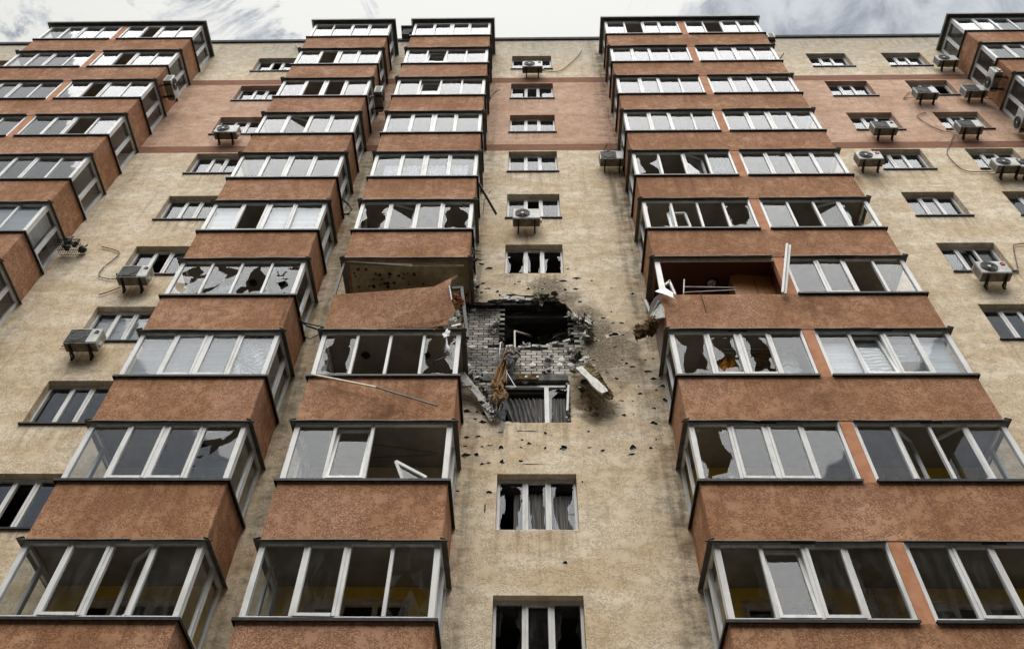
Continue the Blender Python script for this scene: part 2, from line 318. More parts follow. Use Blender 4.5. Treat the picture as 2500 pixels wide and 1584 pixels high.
# ---------------------------------------------------------------- mesh builder
class MB:
    def __init__(s): s.v, s.f, s.mi = [], [], []
    def face(s, pts, mi=0):
        i = len(s.v); s.v += [Vector(p) for p in pts]; s.f.append(tuple(range(i, i+len(pts)))); s.mi.append(mi)
    def mesh(s, V, F, mi=0):
        i = len(s.v); s.v += [Vector(p) for p in V]
        for f in F: s.f.append(tuple(i+k for k in f)); s.mi.append(mi)
    def box(s, x0, x1, y0, y1, z0, z1, mi=0):
        if x0 > x1: x0, x1 = x1, x0
        if y0 > y1: y0, y1 = y1, y0
        if z0 > z1: z0, z1 = z1, z0
        V = [(x0, y0, z0), (x1, y0, z0), (x1, y1, z0), (x0, y1, z0), (x0, y0, z1), (x1, y0, z1), (x1, y1, z1), (x0, y1, z1)]
        s.mesh(V, [(3, 2, 1, 0), (4, 5, 6, 7), (0, 1, 5, 4), (1, 2, 6, 5), (2, 3, 7, 6), (3, 0, 4, 7)], mi)
    def beam(s, a, b, w, h, up=(0, 0, 1), mi=0):
        a, b = Vector(a), Vector(b); d = (b-a).normalized(); u = Vector(up)
        sd = d.cross(u)
        if sd.length < 1e-4: sd = d.cross(Vector((1, 0, 0)))
        sd.normalize(); u = sd.cross(d).normalized()
        q = [sd*w/2+u*h/2, -sd*w/2+u*h/2, -sd*w/2-u*h/2, sd*w/2-u*h/2]
        s.mesh([a+k for k in q]+[b+k for k in q], [(0, 1, 2, 3), (7, 6, 5, 4), (0, 4, 5, 1), (1, 5, 6, 2), (2, 6, 7, 3), (3, 7, 4, 0)], mi)
    def tube(s, pts, r, n=7, mi=0):
        pts = [Vector(p) for p in pts]; V = []; F = []
        for i, p in enumerate(pts):
            d = (pts[min(i+1, len(pts)-1)]-pts[max(i-1, 0)]).normalized()
            a = d.orthogonal().normalized() if abs(d.z) > .95 else d.cross(Vector((0, 0, 1))).normalized()
            c = d.cross(a)
            for k in range(n):
                t = 2*math.pi*k/n; V.append(p+a*math.cos(t)*r+c*math.sin(t)*r)
        for i in range(len(pts)-1):
            for k in range(n): F.append((i*n+k, i*n+(k+1) % n, (i+1)*n+(k+1) % n, (i+1)*n+k))
        F.append(tuple(range(n))[::-1]); F.append(tuple(range((len(pts)-1)*n, len(pts)*n)))
        s.mesh(V, F, mi)
    def disc(s, c, ax, r, h, n=20, mi=0):
        s.tube([Vector(c), Vector(c)+Vector(ax).normalized()*h], r, n, mi)
    def ring(s, c, ax, r, w, n=28, mi=0):
        c = Vector(c); ax = Vector(ax).normalized(); a = ax.orthogonal().normalized(); b = ax.cross(a)
        pts = [c+a*math.cos(2*math.pi*k/n)*r+b*math.sin(2*math.pi*k/n)*r for k in range(n+1)]
        s.tube(pts, w, 5, mi)
    def slab(s, pts, vec, mi=0, mi_side=None):
        """polygon pts extruded by vec"""
        vec = Vector(vec); n = len(pts); P = [Vector(p) for p in pts]
        s.mesh(P+[p+vec for p in P], [tuple(range(n)), tuple(range(2*n-1, n-1, -1))], mi)
        s.mesh(P+[p+vec for p in P], [(k, k+n, (k+1) % n+n, (k+1) % n) for k in range(n)], mi if mi_side is None else mi_side)
    def grid(s, fn, nu, nv, mi=0):
        V = [fn(i/nu, j/nv) for j in range(nv+1) for i in range(nu+1)]
        s.mesh(V, [(j*(nu+1)+i, j*(nu+1)+i+1, (j+1)*(nu+1)+i+1, (j+1)*(nu+1)+i) for j in range(nv) for i in range(nu)], mi)
    def clump(s, c, size, seed, mi=0, sub=3, rough=.55, freq=2.2):
        bm = bmesh.new(); bmesh.ops.create_icosphere(bm, subdivisions=sub, radius=1)
        o = Vector((seed*3.7, seed*1.3, seed*5.1)); V = []
        for v in bm.verts:
            p = v.co.copy()
            d = 1+rough*noise.fractal(p*freq+o, .8, 2.1, 4)+.35*noise.noise(p*1.1+o)
            p *= d; V.append(Vector(c)+Vector((p.x*size[0], p.y*size[1], p.z*size[2])))
        F = [tuple(v.index for v in f.verts) for f in bm.faces]; bm.free()
        s.mesh(V, F, mi)
    def crumple(s, c, sx, sz, rot, seed, mi=0, amp=.3, n=22, rings=5, th=.012):
        """torn scrap of sheet: jagged outline, creased surface, real thickness"""
        r = random.Random(seed); o = Vector((seed*1.7, seed*.9, 3)); E3 = rot.to_matrix(); c = Vector(c)
        rad = []; cur = 1.
        for i in range(n):
            cur = .75*cur+.25*r.uniform(.5, 1.3); rad.append(cur*r.choice((.62, .8, .95, 1.05, 1.25)))
        def p(t, k, side):
            a = 6.283*k/n; x, z = math.cos(a)*rad[k % n]*t, math.sin(a)*rad[k % n]*t
            d = (noise.noise(Vector((x*1.6, z*1.6, 0))+o)*.7+abs(noise.noise(Vector((x*3.5, z*3.5, 4))+o))*.6)*amp*(sx+sz)/2
            return c+E3 @ Vector((x*sx, d+side*th, z*sz))
        V = [p(0, 0, 0)]+[p((j+1)/rings, k, 0) for j in range(rings) for k in range(n)]
        W = [p(0, 0, 1)]+[p((j+1)/rings, k, 1) for j in range(rings) for k in range(n)]
        F = []; m = len(V); L_ = 1+(rings-1)*n
        for k in range(n):
            q = (k+1) % n
            F.append((0, 1+q, 1+k)); F.append((m, m+1+k, m+1+q))
            for j in range(rings-1):
                a, b, e, f = 1+j*n+k, 1+j*n+q, 1+(j+1)*n+q, 1+(j+1)*n+k
                F.append((a, b, e, f)); F.append((m+f, m+e, m+b, m+a))
            F.append((L_+k, L_+q, m+L_+q, m+L_+k))
        s.mesh(V+W, F, mi)
    def scraps(s, c, size, seed, k=5, mis=(0, 0, 1)):
        r = random.Random(seed*13+1); c = Vector(c)
        s.clump(c, (size[0]*.5, size[1]*.6, size[2]*.5), seed, mis[0], 3, .6, 2.4)
        for i in range(k):
            f = r.uniform(.35, .75)
            q = c+Vector((r.uniform(-.55, .55)*size[0], r.uniform(-.9, .1)*size[1], r.uniform(-.55, .55)*size[2]))
            s.crumple(q, size[0]*f*r.uniform(.6, 1.1), size[2]*f*r.uniform(.6, 1.1), Euler((r.uniform(-.7, .7), r.uniform(-3, 3), r.uniform(-.8, .8))), seed*7+i, mis[r.randrange(len(mis))], .35, 22, 5, .008)
    def build(s, name, mats, parent=None, bevel=0, smooth=False, loc=None, solid=0):
        me = bpy.data.meshes.new(name)
        base = Vector(loc) if loc is not None else Vector((0, 0, 0))
        me.from_pydata([tuple(v-base) for v in s.v], [], s.f)
        if not isinstance(mats, (list, tuple)): mats = [mats]
        for m in mats: me.materials.append(M[m])
        me.polygons.foreach_set('material_index', s.mi)
        if smooth: me.polygons.foreach_set('use_smooth', [True]*len(me.polygons))
        me.update()
        o = bpy.data.objects.new(name, me); col.objects.link(o); o.location = base
        if parent is not None: o.parent = parent
        if bevel:
            w = o.modifiers.new('weld', 'WELD'); w.merge_threshold = .0005
            b = o.modifiers.new('bevel', 'BEVEL'); b.width = bevel; b.segments = 2; b.limit_method = 'ANGLE'
        if solid:
            q = o.modifiers.new('solid', 'SOLIDIFY'); q.thickness = solid; q.offset = 0
        return o

def tag(o, label=None, cat=None, group=None, kind=None):
    for k, v in (('label', label), ('category', cat), ('group', group), ('kind', kind)):
        if v: o[k] = v
    return o
def thing(name, label, cat, loc=(0, 0, 0), group=None):
    o = bpy.data.objects.new(name, None); col.objects.link(o); o.location = loc; o.empty_display_size = .3
    return tag(o, label, cat, group)

# ---------------------------------------------------------------- ground
g = MB(); g.mesh([(-300, -300, 0), (300, -300, 0), (300, 300, 0), (-300, 300, 0)], [(0, 1, 2, 3)])
tag(g.build('ground', 'ground'), kind='structure')

# ---------------------------------------------------------------- unseen block behind the camera, added to shade the lower floors
def shade_block():
    t = thing('added_shade_block', 'unseen dark brick block, added to shade the lower floors of the damaged facade', 'building', (0, -34, 0))
    m = MB(); m.box(-46, 46, -46, -34, 0, 36); m.box(-46.3, 46.3, -46.3, -33.7, 36.01, 36.4)
    m.build('wall', 'brick_far', t).matrix_parent_inverse = Matrix.Translation((0, 34, 0))
    for k in range(11):
        for i in range(18):
            x = -43+i*5; z = 1.6+k*3
            f = MB(); f.box(x-.85, x+.85, -33.99, -33.93, z, z+1.5); 
            ob = f.build('window', 'dark_glass', t); ob.matrix_parent_inverse = Matrix.Translation((0, 34, 0))
# ---------------------------------------------------------------- apartment building: the wall with its openings
shade_block()
BLD = thing('apartment_building', 'damaged twelve-storey apartment block with beige walls, orange glazed balconies and a blast hole', 'building')
WT, WB = 35.5676, 34.1795
WIN_X = {'L': (-10.979, -9.4), 'C': (-.633, .9495), 'R': (11.215, 12.80), 'S': (14.229, 15.80), 'K': (-22.9, -21.32)}
BAYS = {'A': (-19.197, -13.054, 2), 'B': (-8.512, -5.424, 1), 'C': (-4.514, -1.451, 1), 'D': (3.039, 9.065, 2), 'E': (16.706, 22.75, 2)}
def units(bay):
    x0, x1, n = BAYS[bay]
    if n == 1: return [(x0, x1)]
    xm = (x0+x1)/2+.0; return [(x0, xm-.12), (xm+.12, x1)]
windows = []       # (col,row,states)
ST = {'L': ['gog', 'ggg', 'ggg', 'ggg', 'ggg', 'gog', 'ggg', 'ggg', 'gog', 'ggg'], 'C': ['ggg', 'ggg', 'ggg', 'ggg', 'gog', 'bbb', None, None, 'bbb', 'bgb'],
      'R': ['ggg', 'ggg', 'ggo', 'ggg', 'ggg', 'gLg', 'ggg', 'ggg', 'ggg', None], 'S': ['ggg', 'ggo', 'ggg', 'ggg', 'ggg', 'ggg', 'ggg', None, None, None], 'K': ['ggg', 'ggg', 'ggg', 'ggg'] + [None]*6}
for c, rows in ST.items():
    for k, s_ in enumerate(rows):
        if s_: windows.append((c, k, s_))
holes = []          # (loop [(x,z)], depth, floor material or None)
def rect(x0, x1, z0, z1): return [(x0, z0), (x1, z0), (x1, z1), (x0, z1)]
for c, k, s_ in windows:
    x0, x1 = WIN_X[c]; holes.append((rect(x0, x1, WB-H*k, WT-H*k), .24, None))
DOORS = []
for bay in BAYS:
    for k in range(4, 10):
        for ui, (u0, u1) in enumerate(units(bay)):
            if bay in 'AE' and k > 7: continue
            if (bay, k, ui) == ('D', 6, 0): continue
            zf = BB-H*k+.16
            r_ = (u0+.62, u1-.62, zf+.08, zf+2.40); DOORS.append((bay, k, ui, r_)); holes.append((rect(*r_), .24, None))
dmg = [(165, 375), (230, 352), (330, 366), (420, 338), (476, 340), (474, 288), (540, 296), (610, 286), (700, 302), (800, 296), (850, 300), (905, 330), (990, 352), (1085, 378), (1118, 420),
       (1150, 470), (1205, 500), (1215, 545), (1262, 560), (1290, 640), (1262, 690), (1250, 720), (1240, 790), (1262, 870), (1225, 905), (1195, 940), (1165, 1000), (1108, 1038),
       (1122, 1090), (1134, 1455), (760, 1458), (520, 1452), (470, 1425), (425, 1375), (345, 1290), (255, 1190), (180, 1095), (118, 1015), (70, 990), (70, 380)]
DMG = [(p.x, p.z) for p in (at(*cu(x, y), 0) for x, y in dmg)]
# roughen the torn edge except along the window below
def rough_loop(loop, amp, step, skip=()):
    out = []
    n = len(loop)
    for i in range(n):
        a, b = Vector(loop[i]), Vector(loop[(i+1) % n]); out.append(tuple(a))
        if i in skip: continue
        m = int((b-a).length/step)
        nrm = Vector((-(b-a).y, (b-a).x)).normalized()
        for j in range(1, m): out.append(tuple(a.lerp(b, j/m)+nrm*rnd.uniform(-amp, amp)))
    return out
DMG = rough_loop(DMG, .035, .09, (28, 29, 37, 38))
holes.append((DMG, .10, None))
dmg2 = [(1225, 1070), (1290, 1050), (1370, 1120), (1430, 1200), (1440, 1260), (1400, 1290), (1370, 1350), (1330, 1300), (1300, 1370), (1270, 1290), (1235, 1300), (1225, 1200), (1205, 1150)]
DMG2 = rough_loop([(p.x, p.z) for p in (at(*cu(x, y), 0) for x, y in dmg2)], .03, .07)
holes.append((DMG2, .05, 'brown'))
pk = [t22(*p) for p in ((1043, 388), (995, 357), (1005, 492), (1030, 530), (985, 557), (1105, 550), (1225, 497), (1255, 480), (1320, 533), (1410, 533), (1435, 497), (1575, 533), (1600, 533), (1650, 532), (1655, 458), (1762, 475), (1560, 475),
      (1680, 620), (1750, 665), (1900, 690), (2048, 565), (1910, 770), (1838, 803), (1840, 735), (1975, 770), (1985, 853), (1912, 852), (1795, 893), (1925, 938), (1815, 973), (1975, 1027), (1775, 1030), (2003, 1052), (2045, 1077), (1865, 1115), (1935, 1160),
      (1960, 1220), (2090, 1213), (1970, 1313), (2050, 1313), (2100, 1265), (1990, 1415), (2055, 1405), (2198, 1365), (2200, 1468), (2200, 1160), (2235, 1185), (2260, 1212), (1900, 527), (1595, 390), (2135, 1030), (2190, 1020), (2150, 1110), (2275, 1310), (2215, 1240),
      (1010, 1400), (960, 1390), (1000, 1460), (890, 1390), (945, 1440))]
pk += [(830+x/2.857, 1050+y/2.857) for x, y in ((880, 50), (962, 42), (1120, 15), (1270, 68), (1320, 93), (1430, 125), (1435, 18), (1120, 118), (1262, 120), (990, 115), (1040, 105), (1063, 100), (875, 110), (875, 175), (953, 172), (990, 237), (1040, 227), (1132, 220),
       (1258, 212), (1565, 120), (1735, 8), (1740, 120), (1830, 143), (2040, 122), (2035, 170), (2165, 125), (2205, 62), (1035, 432), (820, 425), (1690, 360), (1570, 925))]
bigp = {(1040, 227), (990, 237)}
def inside(p, loop):
    x, y = p; r = False; n = len(loop)
    for i in range(n):
        (x0, y0), (x1, y1) = loop[i], loop[(i+1) % n]
        if (y0 > y) != (y1 > y) and x < (x1-x0)*(y-y0)/(y1-y0)+x0: r = not r
    return r
pocks = []
def try_pock(x, z, r, sx=1., sz=1.):
    n = rnd.randint(7, 10); a0 = rnd.random()*6
    lp = [(x+math.cos(a0+2*math.pi*i/n)*r*sx*rnd.uniform(.4, 1.6), z+math.sin(a0+2*math.pi*i/n)*r*sz*rnd.uniform(.4, 1.6)) for i in range(n)]
    for (hx, hz, hr) in pocks:
        if math.hypot(hx-x, hz-z) < (hr+r)*1.35: return
    for h in holes[:NBIG]:
        mg = r*1.9
        if any(inside((x+dx, z+dz), h[0]) for dx in (-mg, 0, mg) for dz in (-mg, 0, mg)): return
        if any(math.hypot(q[0]-x, q[1]-z) < mg for q in h[0]): return
    pocks.append((x, z, r*max(sx, sz))); holes.append((lp, .04, 'wool' if r > .028 else 'brown'))
NBIG = len(holes)
for p in pk:
    q = at(*p, 0); try_pock(q.x, q.z, rnd.choice((.022, .03, .036, .045, .06)), rnd.uniform(.7, 1.9), rnd.uniform(.6, 1.2))
for i in range(120):
    a, d = rnd.uniform(0, 6.283), rnd.random()**.7*3.3
    try_pock(.5+math.cos(a)*d*.95, HOLE.z+math.sin(a)*d*1.25, rnd.uniform(.005, .016))
q = at(830+1010/2.857, 1050+550/2.857); try_pock(q.x, q.z, .05, .35, 3.2)
q = at(830+1330/2.857, 1050+237/2.857); try_pock(q.x, q.z, .05, 4.5, .28)
q = at(1060+1250/5.652, 820+1310/5.652); try_pock(q.x, q.z, .05, 4.5, .3)
q = at(1060+722/5.652, 820+1200/5.652); try_pock(q.x, q.z, .06, .4, 3.)

WX0, WX1, ZTOP = -36., 36., 37.30
def build_wall():
    V = []; E_ = []
    def add(loop):
        i = len(V); V.extend(Vector((p[0], p[1])) for p in loop); n = len(loop)
        E_.extend((i+k, i+(k+1) % n) for k in range(n))
    add(rect(WX0, WX1, 0, ZTOP))
    for h in holes: add(h[0])
    vs_, es_, fs_, ov, oe, of = delaunay_2d_cdt(V, E_, [], 0, 1e-5)
    boxes = [(min(p[0] for p in h[0]), max(p[0] for p in h[0]), min(p[1] for p in h[0]), max(p[1] for p in h[0]), h[0]) for h in holes]
    w = MB(); F = []
    for f in fs_:
        c = sum((vs_[i] for i in f), Vector((0, 0)))/len(f)
        if any(b[0] < c.x < b[1] and b[2] < c.y < b[3] and inside(c, b[4]) for b in boxes): continue
        a, b_, c_ = (vs_[i] for i in f[:3])
        cr = (b_.x-a.x)*(c_.y-a.y)-(b_.y-a.y)*(c_.x-a.x)
        F.append(tuple(f) if cr > 0 else tuple(reversed(f)))
    w.mesh([(v.x, 0, v.y) for v in vs_], F)
    for lp, dep, fl in holes:
        n = len(lp)
        ar = sum(lp[i][0]*lp[(i+1) % n][1]-lp[(i+1) % n][0]*lp[i][1] for i in range(n))
        if ar < 0: lp = lp[::-1]
        if lp is DMG or dep == .10: mi = 1
        elif fl: mi = 2
        else: mi = 0
        for i in range(n):
            a, b_ = lp[i], lp[(i+1) % n]
            w.face([(a[0], 0, a[1]), (b_[0], 0, b_[1]), (b_[0], dep, b_[1]), (a[0], dep, a[1])][::-1] if False else [(a[0], 0, a[1]), (a[0], dep, a[1]), (b_[0], dep, b_[1]), (b_[0], 0, b_[1])], mi)
        if fl:
            w.face([(p[0], dep, p[1]) for p in lp], 1 if fl == 'wool' else 2)
            if fl == 'wool' and dep == .04:
                cx_, cz_ = sum(p[0] for p in lp)/n, sum(p[1] for p in lp)/n
                o_ = []
                for p in lp: f_ = rnd.uniform(1.05, 1.75); o_.append((cx_+(p[0]-cx_)*f_, cz_+(p[1]-cz_)*f_))
                for i in range(n): j = (i+1) % n; w.face([(lp[i][0], -.003, lp[i][1]), (lp[j][0], -.003, lp[j][1]), (o_[j][0], -.003, o_[j][1]), (o_[i][0], -.003, o_[i][1])][::-1], 3)
    # flanks and rear of the block
    w.face([(WX0, 0, 0), (WX0, 0, ZTOP), (WX0, 12, ZTOP), (WX0, 12, 0)]); w.face([(WX1, 0, 0), (WX1, 12, 0), (WX1, 12, ZTOP), (WX1, 0, ZTOP)])
    w.face([(WX0, 12, 0), (WX0, 12, ZTOP), (WX1, 12, ZTOP), (WX1, 12, 0)])
    return w.build('wall', ['wall', 'wool', 'brown', 'chip'], BLD)
build_wall()
rf = MB(); rf.box(WX0-.05, WX1+.05, -.07, 12.05, ZTOP+.001, ZTOP+.2); rf.build('roof', 'roofing', BLD)
b = MB(); b.box(-5.35, -4.35, -.25, 1.3, ZTOP+.21, ZTOP+.95); b.box(-5.45, -4.25, -.33, 1.4, ZTOP+.951, ZTOP+1.05); b.tube([(-5.0, -.28, ZTOP+.25), (-4.5, -.28, ZTOP+.8)], .04)
b.build('roof_vent', 'roofing', BLD)
# rooms behind the windows
iw = MB(); iw.box(WX0+.1, WX1-.1, 3.6, 3.7, 0.1, ZTOP-.1)
for x in (-20.5, -15.5, -12, -9.0, -4.97, -1.25, 2.2, 5.95, 10.2, 13.5, 17): iw.box(x-.06, x+.06, .26, 3.59, .1, ZTOP-.1)
iw.build('room_wall', 'dark', BLD)
for k in range(0, 12):
    s_ = MB(); z = BB-H*(k-1)
    s_.box(WX0+.15, WX1-.15, .262, 3.58, z-.08, z+.14); s_.box(WX0+.15, WX1-.15, .262, .45, z-.33, z-.081)
    s_.build('floor_slab', 'dark', BLD)

# ---------------------------------------------------------------- glazing
def shards(mb, P, u, v, w, h, seed, amount, mi=0):
    """what is left of a smashed pane: jagged teeth round the edge of the rectangle P + u*[0,w] + v*[0,h]"""
    r = random.Random(seed); per = []
    T = 2*(w+h); t = 0
    while t < T: per.append(t); t += r.choice((.03, .05, .09, .16, .24))*r.uniform(.7, 1.3)
    n = len(per)
    def pt(t, d):
        t %= T
        if t < w: q = (t, d)
        elif t < w+h: q = (w-d, t-w)
        elif t < 2*w+h: q = (2*w+h-t, h-d)
        else: q = (d, T-t)
        return P+u*min(max(q[0], 0), w)+v*min(max(q[1], 0), h)
    inn = []; off = r.uniform(0, 50); big = amount*min(w, h)
    for i, t in enumerate(per):
        a = 6.283*t/T
        base = noise.noise(Vector((math.cos(a)*1.6+off, math.sin(a)*1.6, seed*.37)))*.9+.42
        d = max(.006, big*max(base, .03)*1.35*r.uniform(.55, 1.1))
        inn.append(pt(t+r.uniform(-.08, .08), d))
    for i in range(n):
        j = (i+1) % n
        if r.random() < .06 : continue
        mb.face([pt(per[i], 0), pt(per[j], 0), inn[j], inn[i]], mi)

def sash(fr, gl, P, u, v, nrm, w, h, hinge=None, ang=0, bw=.055, glass=True):
    """opening casement; turned inwards about one edge"""
    def rot(q):
        if not ang: return q
        if hinge == 'l': return P+Matrix.Rotation(ang, 3, v) @ (q-P)
        if hinge == 'r': o = P+u*w; return o+Matrix.Rotation(-ang, 3, v) @ (q-o)
        if hinge == 'b': return P+Matrix.Rotation(-ang, 3, u) @ (q-P)
    d0, d1 = -nrm*.0, nrm*.05
    for (a, b_, c, d) in ((0, bw, 0, h), (w-bw, w, 0, h), (bw, w-bw, 0, bw), (bw, w-bw, h-bw, h)):
        q = [P+u*a+v*c, P+u*b_+v*c, P+u*b_+v*d, P+u*a+v*d]
        A = [rot(x+nrm*-.014) for x in q]; B = [rot(x+nrm*.05) for x in q]
        fr.mesh(A+B, [(0, 1, 2, 3), (7, 6, 5, 4), (0, 4, 5, 1), (1, 5, 6, 2), (2, 6, 7, 3), (3, 7, 4, 0)])
    if glass:
        q = [P+u*bw+v*bw, P+u*(w-bw)+v*bw, P+u*(w-bw)+v*(h-bw), P+u*bw+v*(h-bw)]
        gl.face([rot(x+nrm*.02) for x in q])

def glazing(fr, gl, P, u, nrm, W, Hh, states, post=(.075, .075), mull=.062, top=.06, bot=.06, sashes=(1,), dep=.075, seed=0):
    """P bottom-left outer corner of the frame, u along, z up, nrm pointing inwards"""
    v = Vector((0, 0, 1)); r = random.Random(seed*31+5)
    def bar(a, b_, c, d, out=0):
        q = [P+u*a+v*c, P+u*b_+v*c, P+u*b_+v*d, P+u*a+v*d]
        A = [x-nrm*out for x in q]; B = [x+nrm*dep for x in q]
        fr.mesh(A+B, [(0, 1, 2, 3), (7, 6, 5, 4), (0, 4, 5, 1), (1, 5, 6, 2), (2, 6, 7, 3), (3, 7, 4, 0)])
    n = len(states); iw_ = W-post[0]-post[1]; cell = (iw_-mull*(n-1))/n
    bar(0, post[0], 0, Hh, .004); bar(W-post[1], W, 0, Hh, .004); bar(post[0], W-post[1], 0, bot); bar(post[0], W-post[1], Hh-top, Hh)
    x = post[0]
    for i, s_ in enumerate(states):
        if i and not (s_ == 'X'): bar(x-mull, x, bot, Hh-top, .002)
        p = P+u*x+v*bot; hh = Hh-top-bot
        tilt = nrm*r.uniform(-.006, .006); t2 = nrm*r.uniform(-.004, .004)
        issash = i in sashes
        if s_ in 'gw' or s_ == 'c':
            if issash: sash(fr, gl, p, u, v, nrm, cell, hh)
            else:
                q0 = p+nrm*.03
                gl.face([q0+tilt, q0+u*cell+t2, q0+u*cell+v*hh-tilt, q0+v*hh-t2])
        elif s_ in 'lrbLRT':
            hg, an = {'l': ('l', .75), 'r': ('r', .75), 'L': ('l', .32), 'R': ('r', .32), 'T': ('b', .10), 'b': ('b', 0)}[s_]
            if s_ == 'b':
                if issash: sash(fr, gl, p, u, v, nrm, cell, hh, glass=False); e = .055
                else: e = 0
                shards(gl, p+u*e+v*e+nrm*.03, u, v, cell-2*e, hh-2*e, seed*7+i, .30)
            else: sash(fr, gl, p, u, v, nrm, cell, hh, hg, an)
        elif s_ == 'B':
            shards(gl, p+nrm*.03, u, v, cell, hh, seed*7+i, .75)
        elif s_ == 'o' and issash: sash(fr, gl, p, u, v, nrm, cell, hh, glass=False)
        x += cell+mull

# three-light windows of the plain wall
U = Vector((1, 0, 0)); NI = Vector((0, 1, 0))
for c, k, st in windows:
    x0, x1 = WIN_X[c]; z0, z1 = WB-H*k, WT-H*k
    fr, gl = MB(), MB()
    glazing(fr, gl, Vector((x0+.003, .17, z0+.03)), U, NI, x1-x0-.006, z1-z0-.033, st, (.055, .055), .06, .055, .05, (1,), .068, seed=k*9+ord(c))
    f = fr.build('window', 'pvc', BLD, .004)
    if gl.v: gl.build('pane', 'glass', f)
    s_ = MB()
    ov = .045 if (c, k) not in (('C', 5), ('C', 8), ('C', 9)) else .0
    s_.box(x0-ov, x1+ov, -.05 if ov else .01, -.001 if ov else .1, z0-.03, z0+.012)
    if ov: s_.box(x0+.002, x1-.002, 0.0, .168, z0+.002, z0+.028)
    s_.build('sill', 'black' if ov else 'pvc', f)

# ---------------------------------------------------------------- balconies
GL = {'B': ['gggg', 'gogg', 'goog', 'gLgg', 'gggg', 'gogg', 'BBBB', 'gggg', 'gggB', 'ggrg'],
      'C': ['gggg', 'gTgg', 'gTgg', 'gggg', 'gggg', 'bLgb', None, 'bnnb', 'gTnX', 'ggnB'],
      'D0': ['gogg', 'gggg', 'gggg', 'gggg', 'bnLg', 'bnnb', None, 'bbbg', 'bggg', 'bTgB'],
      'D1': ['gngg', 'gggg', 'gggg', 'gggg', 'gggg', 'gnRb', 'ggng', 'gTgg', 'glrg', 'ggnl'],
      'A0': ['gggg']*8, 'A1': ['gogg', 'gogg', 'gogg', 'ggog', 'gggg', 'gggg', 'gggg', 'gggg'],
      'E0': ['gggg']*8, 'E1': ['gggg']*8}
SASH = {'B': [(2,), (1, 2), (1, 2), (1, 2), (1, 2), (1, 2), (), (1, 2), (1, 2), (1, 2)], 'C': [(1, 2), (1,), (1,), (1, 2), (1, 2), (1, 2), (), (), (1,), (1,)],
        'D0': [(2,), (1,), (1,), (1,), (2,), (), (), (1, 2), (1, 2), (1, 2)], 'D1': [(2,), (1, 2), (1, 2), (1, 2), (1, 2), (1, 2), (1,), (1, 2), (1, 2), (1, 2)]}
def gl_front(parent, bay, ui, u0, u1, k, corner):
    st = GL[bay if BAYS[bay][2] == 1 else bay+str(ui)][k]
    z0, z1 = BT-H*k+.03, BB-H*(k-1)-.012
    fr, gl = MB(), MB()
    pl = .10 if corner[0] else .065; prr = .10 if corner[1] else .065
    a, e = (u0+.015 if corner[0] else u0+.006), (u1-.015 if corner[1] else u1-.006)
    if st is None: st = 'nXXX'
    glazing(fr, gl, Vector((a, -DEP+.02, z0)), U, NI, e-a, z1-z0, st, (pl, prr), .062, .06, .06, SASH.get(bay if BAYS[bay][2] == 1 else bay+str(ui), [(1,)]*10)[k], .075, seed=k*13+ord(bay)+ui*5)
    f = fr.build('window_frame', 'pvc', parent, .005)
    if gl.v: gl.build('pane', 'glass', parent)
def gl_side(parent, bay, k, side, broken=False):
    x0, x1, n = BAYS[bay]; z0, z1 = BT-H*k+.03, BB-H*(k-1)-.012
    fr, gl = MB(), MB()
    st = 'gg' if not broken else 'nb'
    if side > 0: glazing(fr, gl, Vector((x1-.016, -DEP+.10, z0)), Vector((0, 1, 0)), Vector((-1, 0, 0)), DEP-.105, z1-z0, st, (.05, .06), .06, .06, .06, (1,), .06, seed=k*3+ord(bay))
    else: glazing(fr, gl, Vector((x0+.016, -.005, z0)), Vector((0, -1, 0)), Vector((1, 0, 0)), DEP-.105, z1-z0, st, (.06, .05), .06, .06, .06, (0,), .06, seed=k*3+ord(bay)+1)
    f = fr.build('window_frame', 'pvc', parent, .004)
    gl.build('pane', 'glass', parent)
def drip(parent, bay, k, skip_left=False):
    """grey metal drip under parapet k: sloped sheet with a small lip, front pieces per unit and both sides"""
    x0, x1, n = BAYS[bay]; z = BB-H*k
    us = units(bay)
    d = MB()
    for i, (a, e) in enumerate(us):
        L0 = a-(.11 if i == 0 else -.02); R0 = e+(.11 if i == len(us)-1 else -.02)
        mid = (L0+R0)/2+.3*((k % 3)-1)
        for (p, q, off) in ((L0, mid, 0), (mid, R0, .006)):       # two lapped sheets
            yo = -DEP-.08-off; ns = 3; jr = random.Random(int(p*97)+k*7)
            jz = [jr.uniform(-.010, .008) for _ in range(ns+1)]; jy = [jr.uniform(-.010, .010) for _ in range(ns+1)]
            for g in range(ns):
                a0, a1 = p+(q-p)*g/ns, p+(q-p)*(g+1)/ns; za, zc, ya, yc = jz[g], jz[g+1], jy[g], jy[g+1]
                d.mesh([(a0, -DEP+.03, z-.003-off), (a1, -DEP+.03, z-.003-off), (a1, yo+yc, z-.04-off+zc), (a0, yo+ya, z-.04-off+za), (a0, yo+ya-.002, z-.056-off+za), (a1, yo+yc-.002, z-.056-off+zc)],
                       [(0, 3, 2, 1), (3, 4, 5, 2)])
    for sgn, xe in ((-1, x0), (1, x1)):
        xo = xe+sgn*.085
        d.slab([(xe-sgn*.03, -DEP-.10, z-.003), (xe-sgn*.03, -.002, z-.003), (xo, -.002, z-.044), (xo, -DEP-.10, z-.044)], (0, 0, -.006))
        d.box(xo, xo+sgn*.004, -DEP-.08, -.002, z-.060, z-.044)
    d.build('drip_flashing', 'grey', parent)
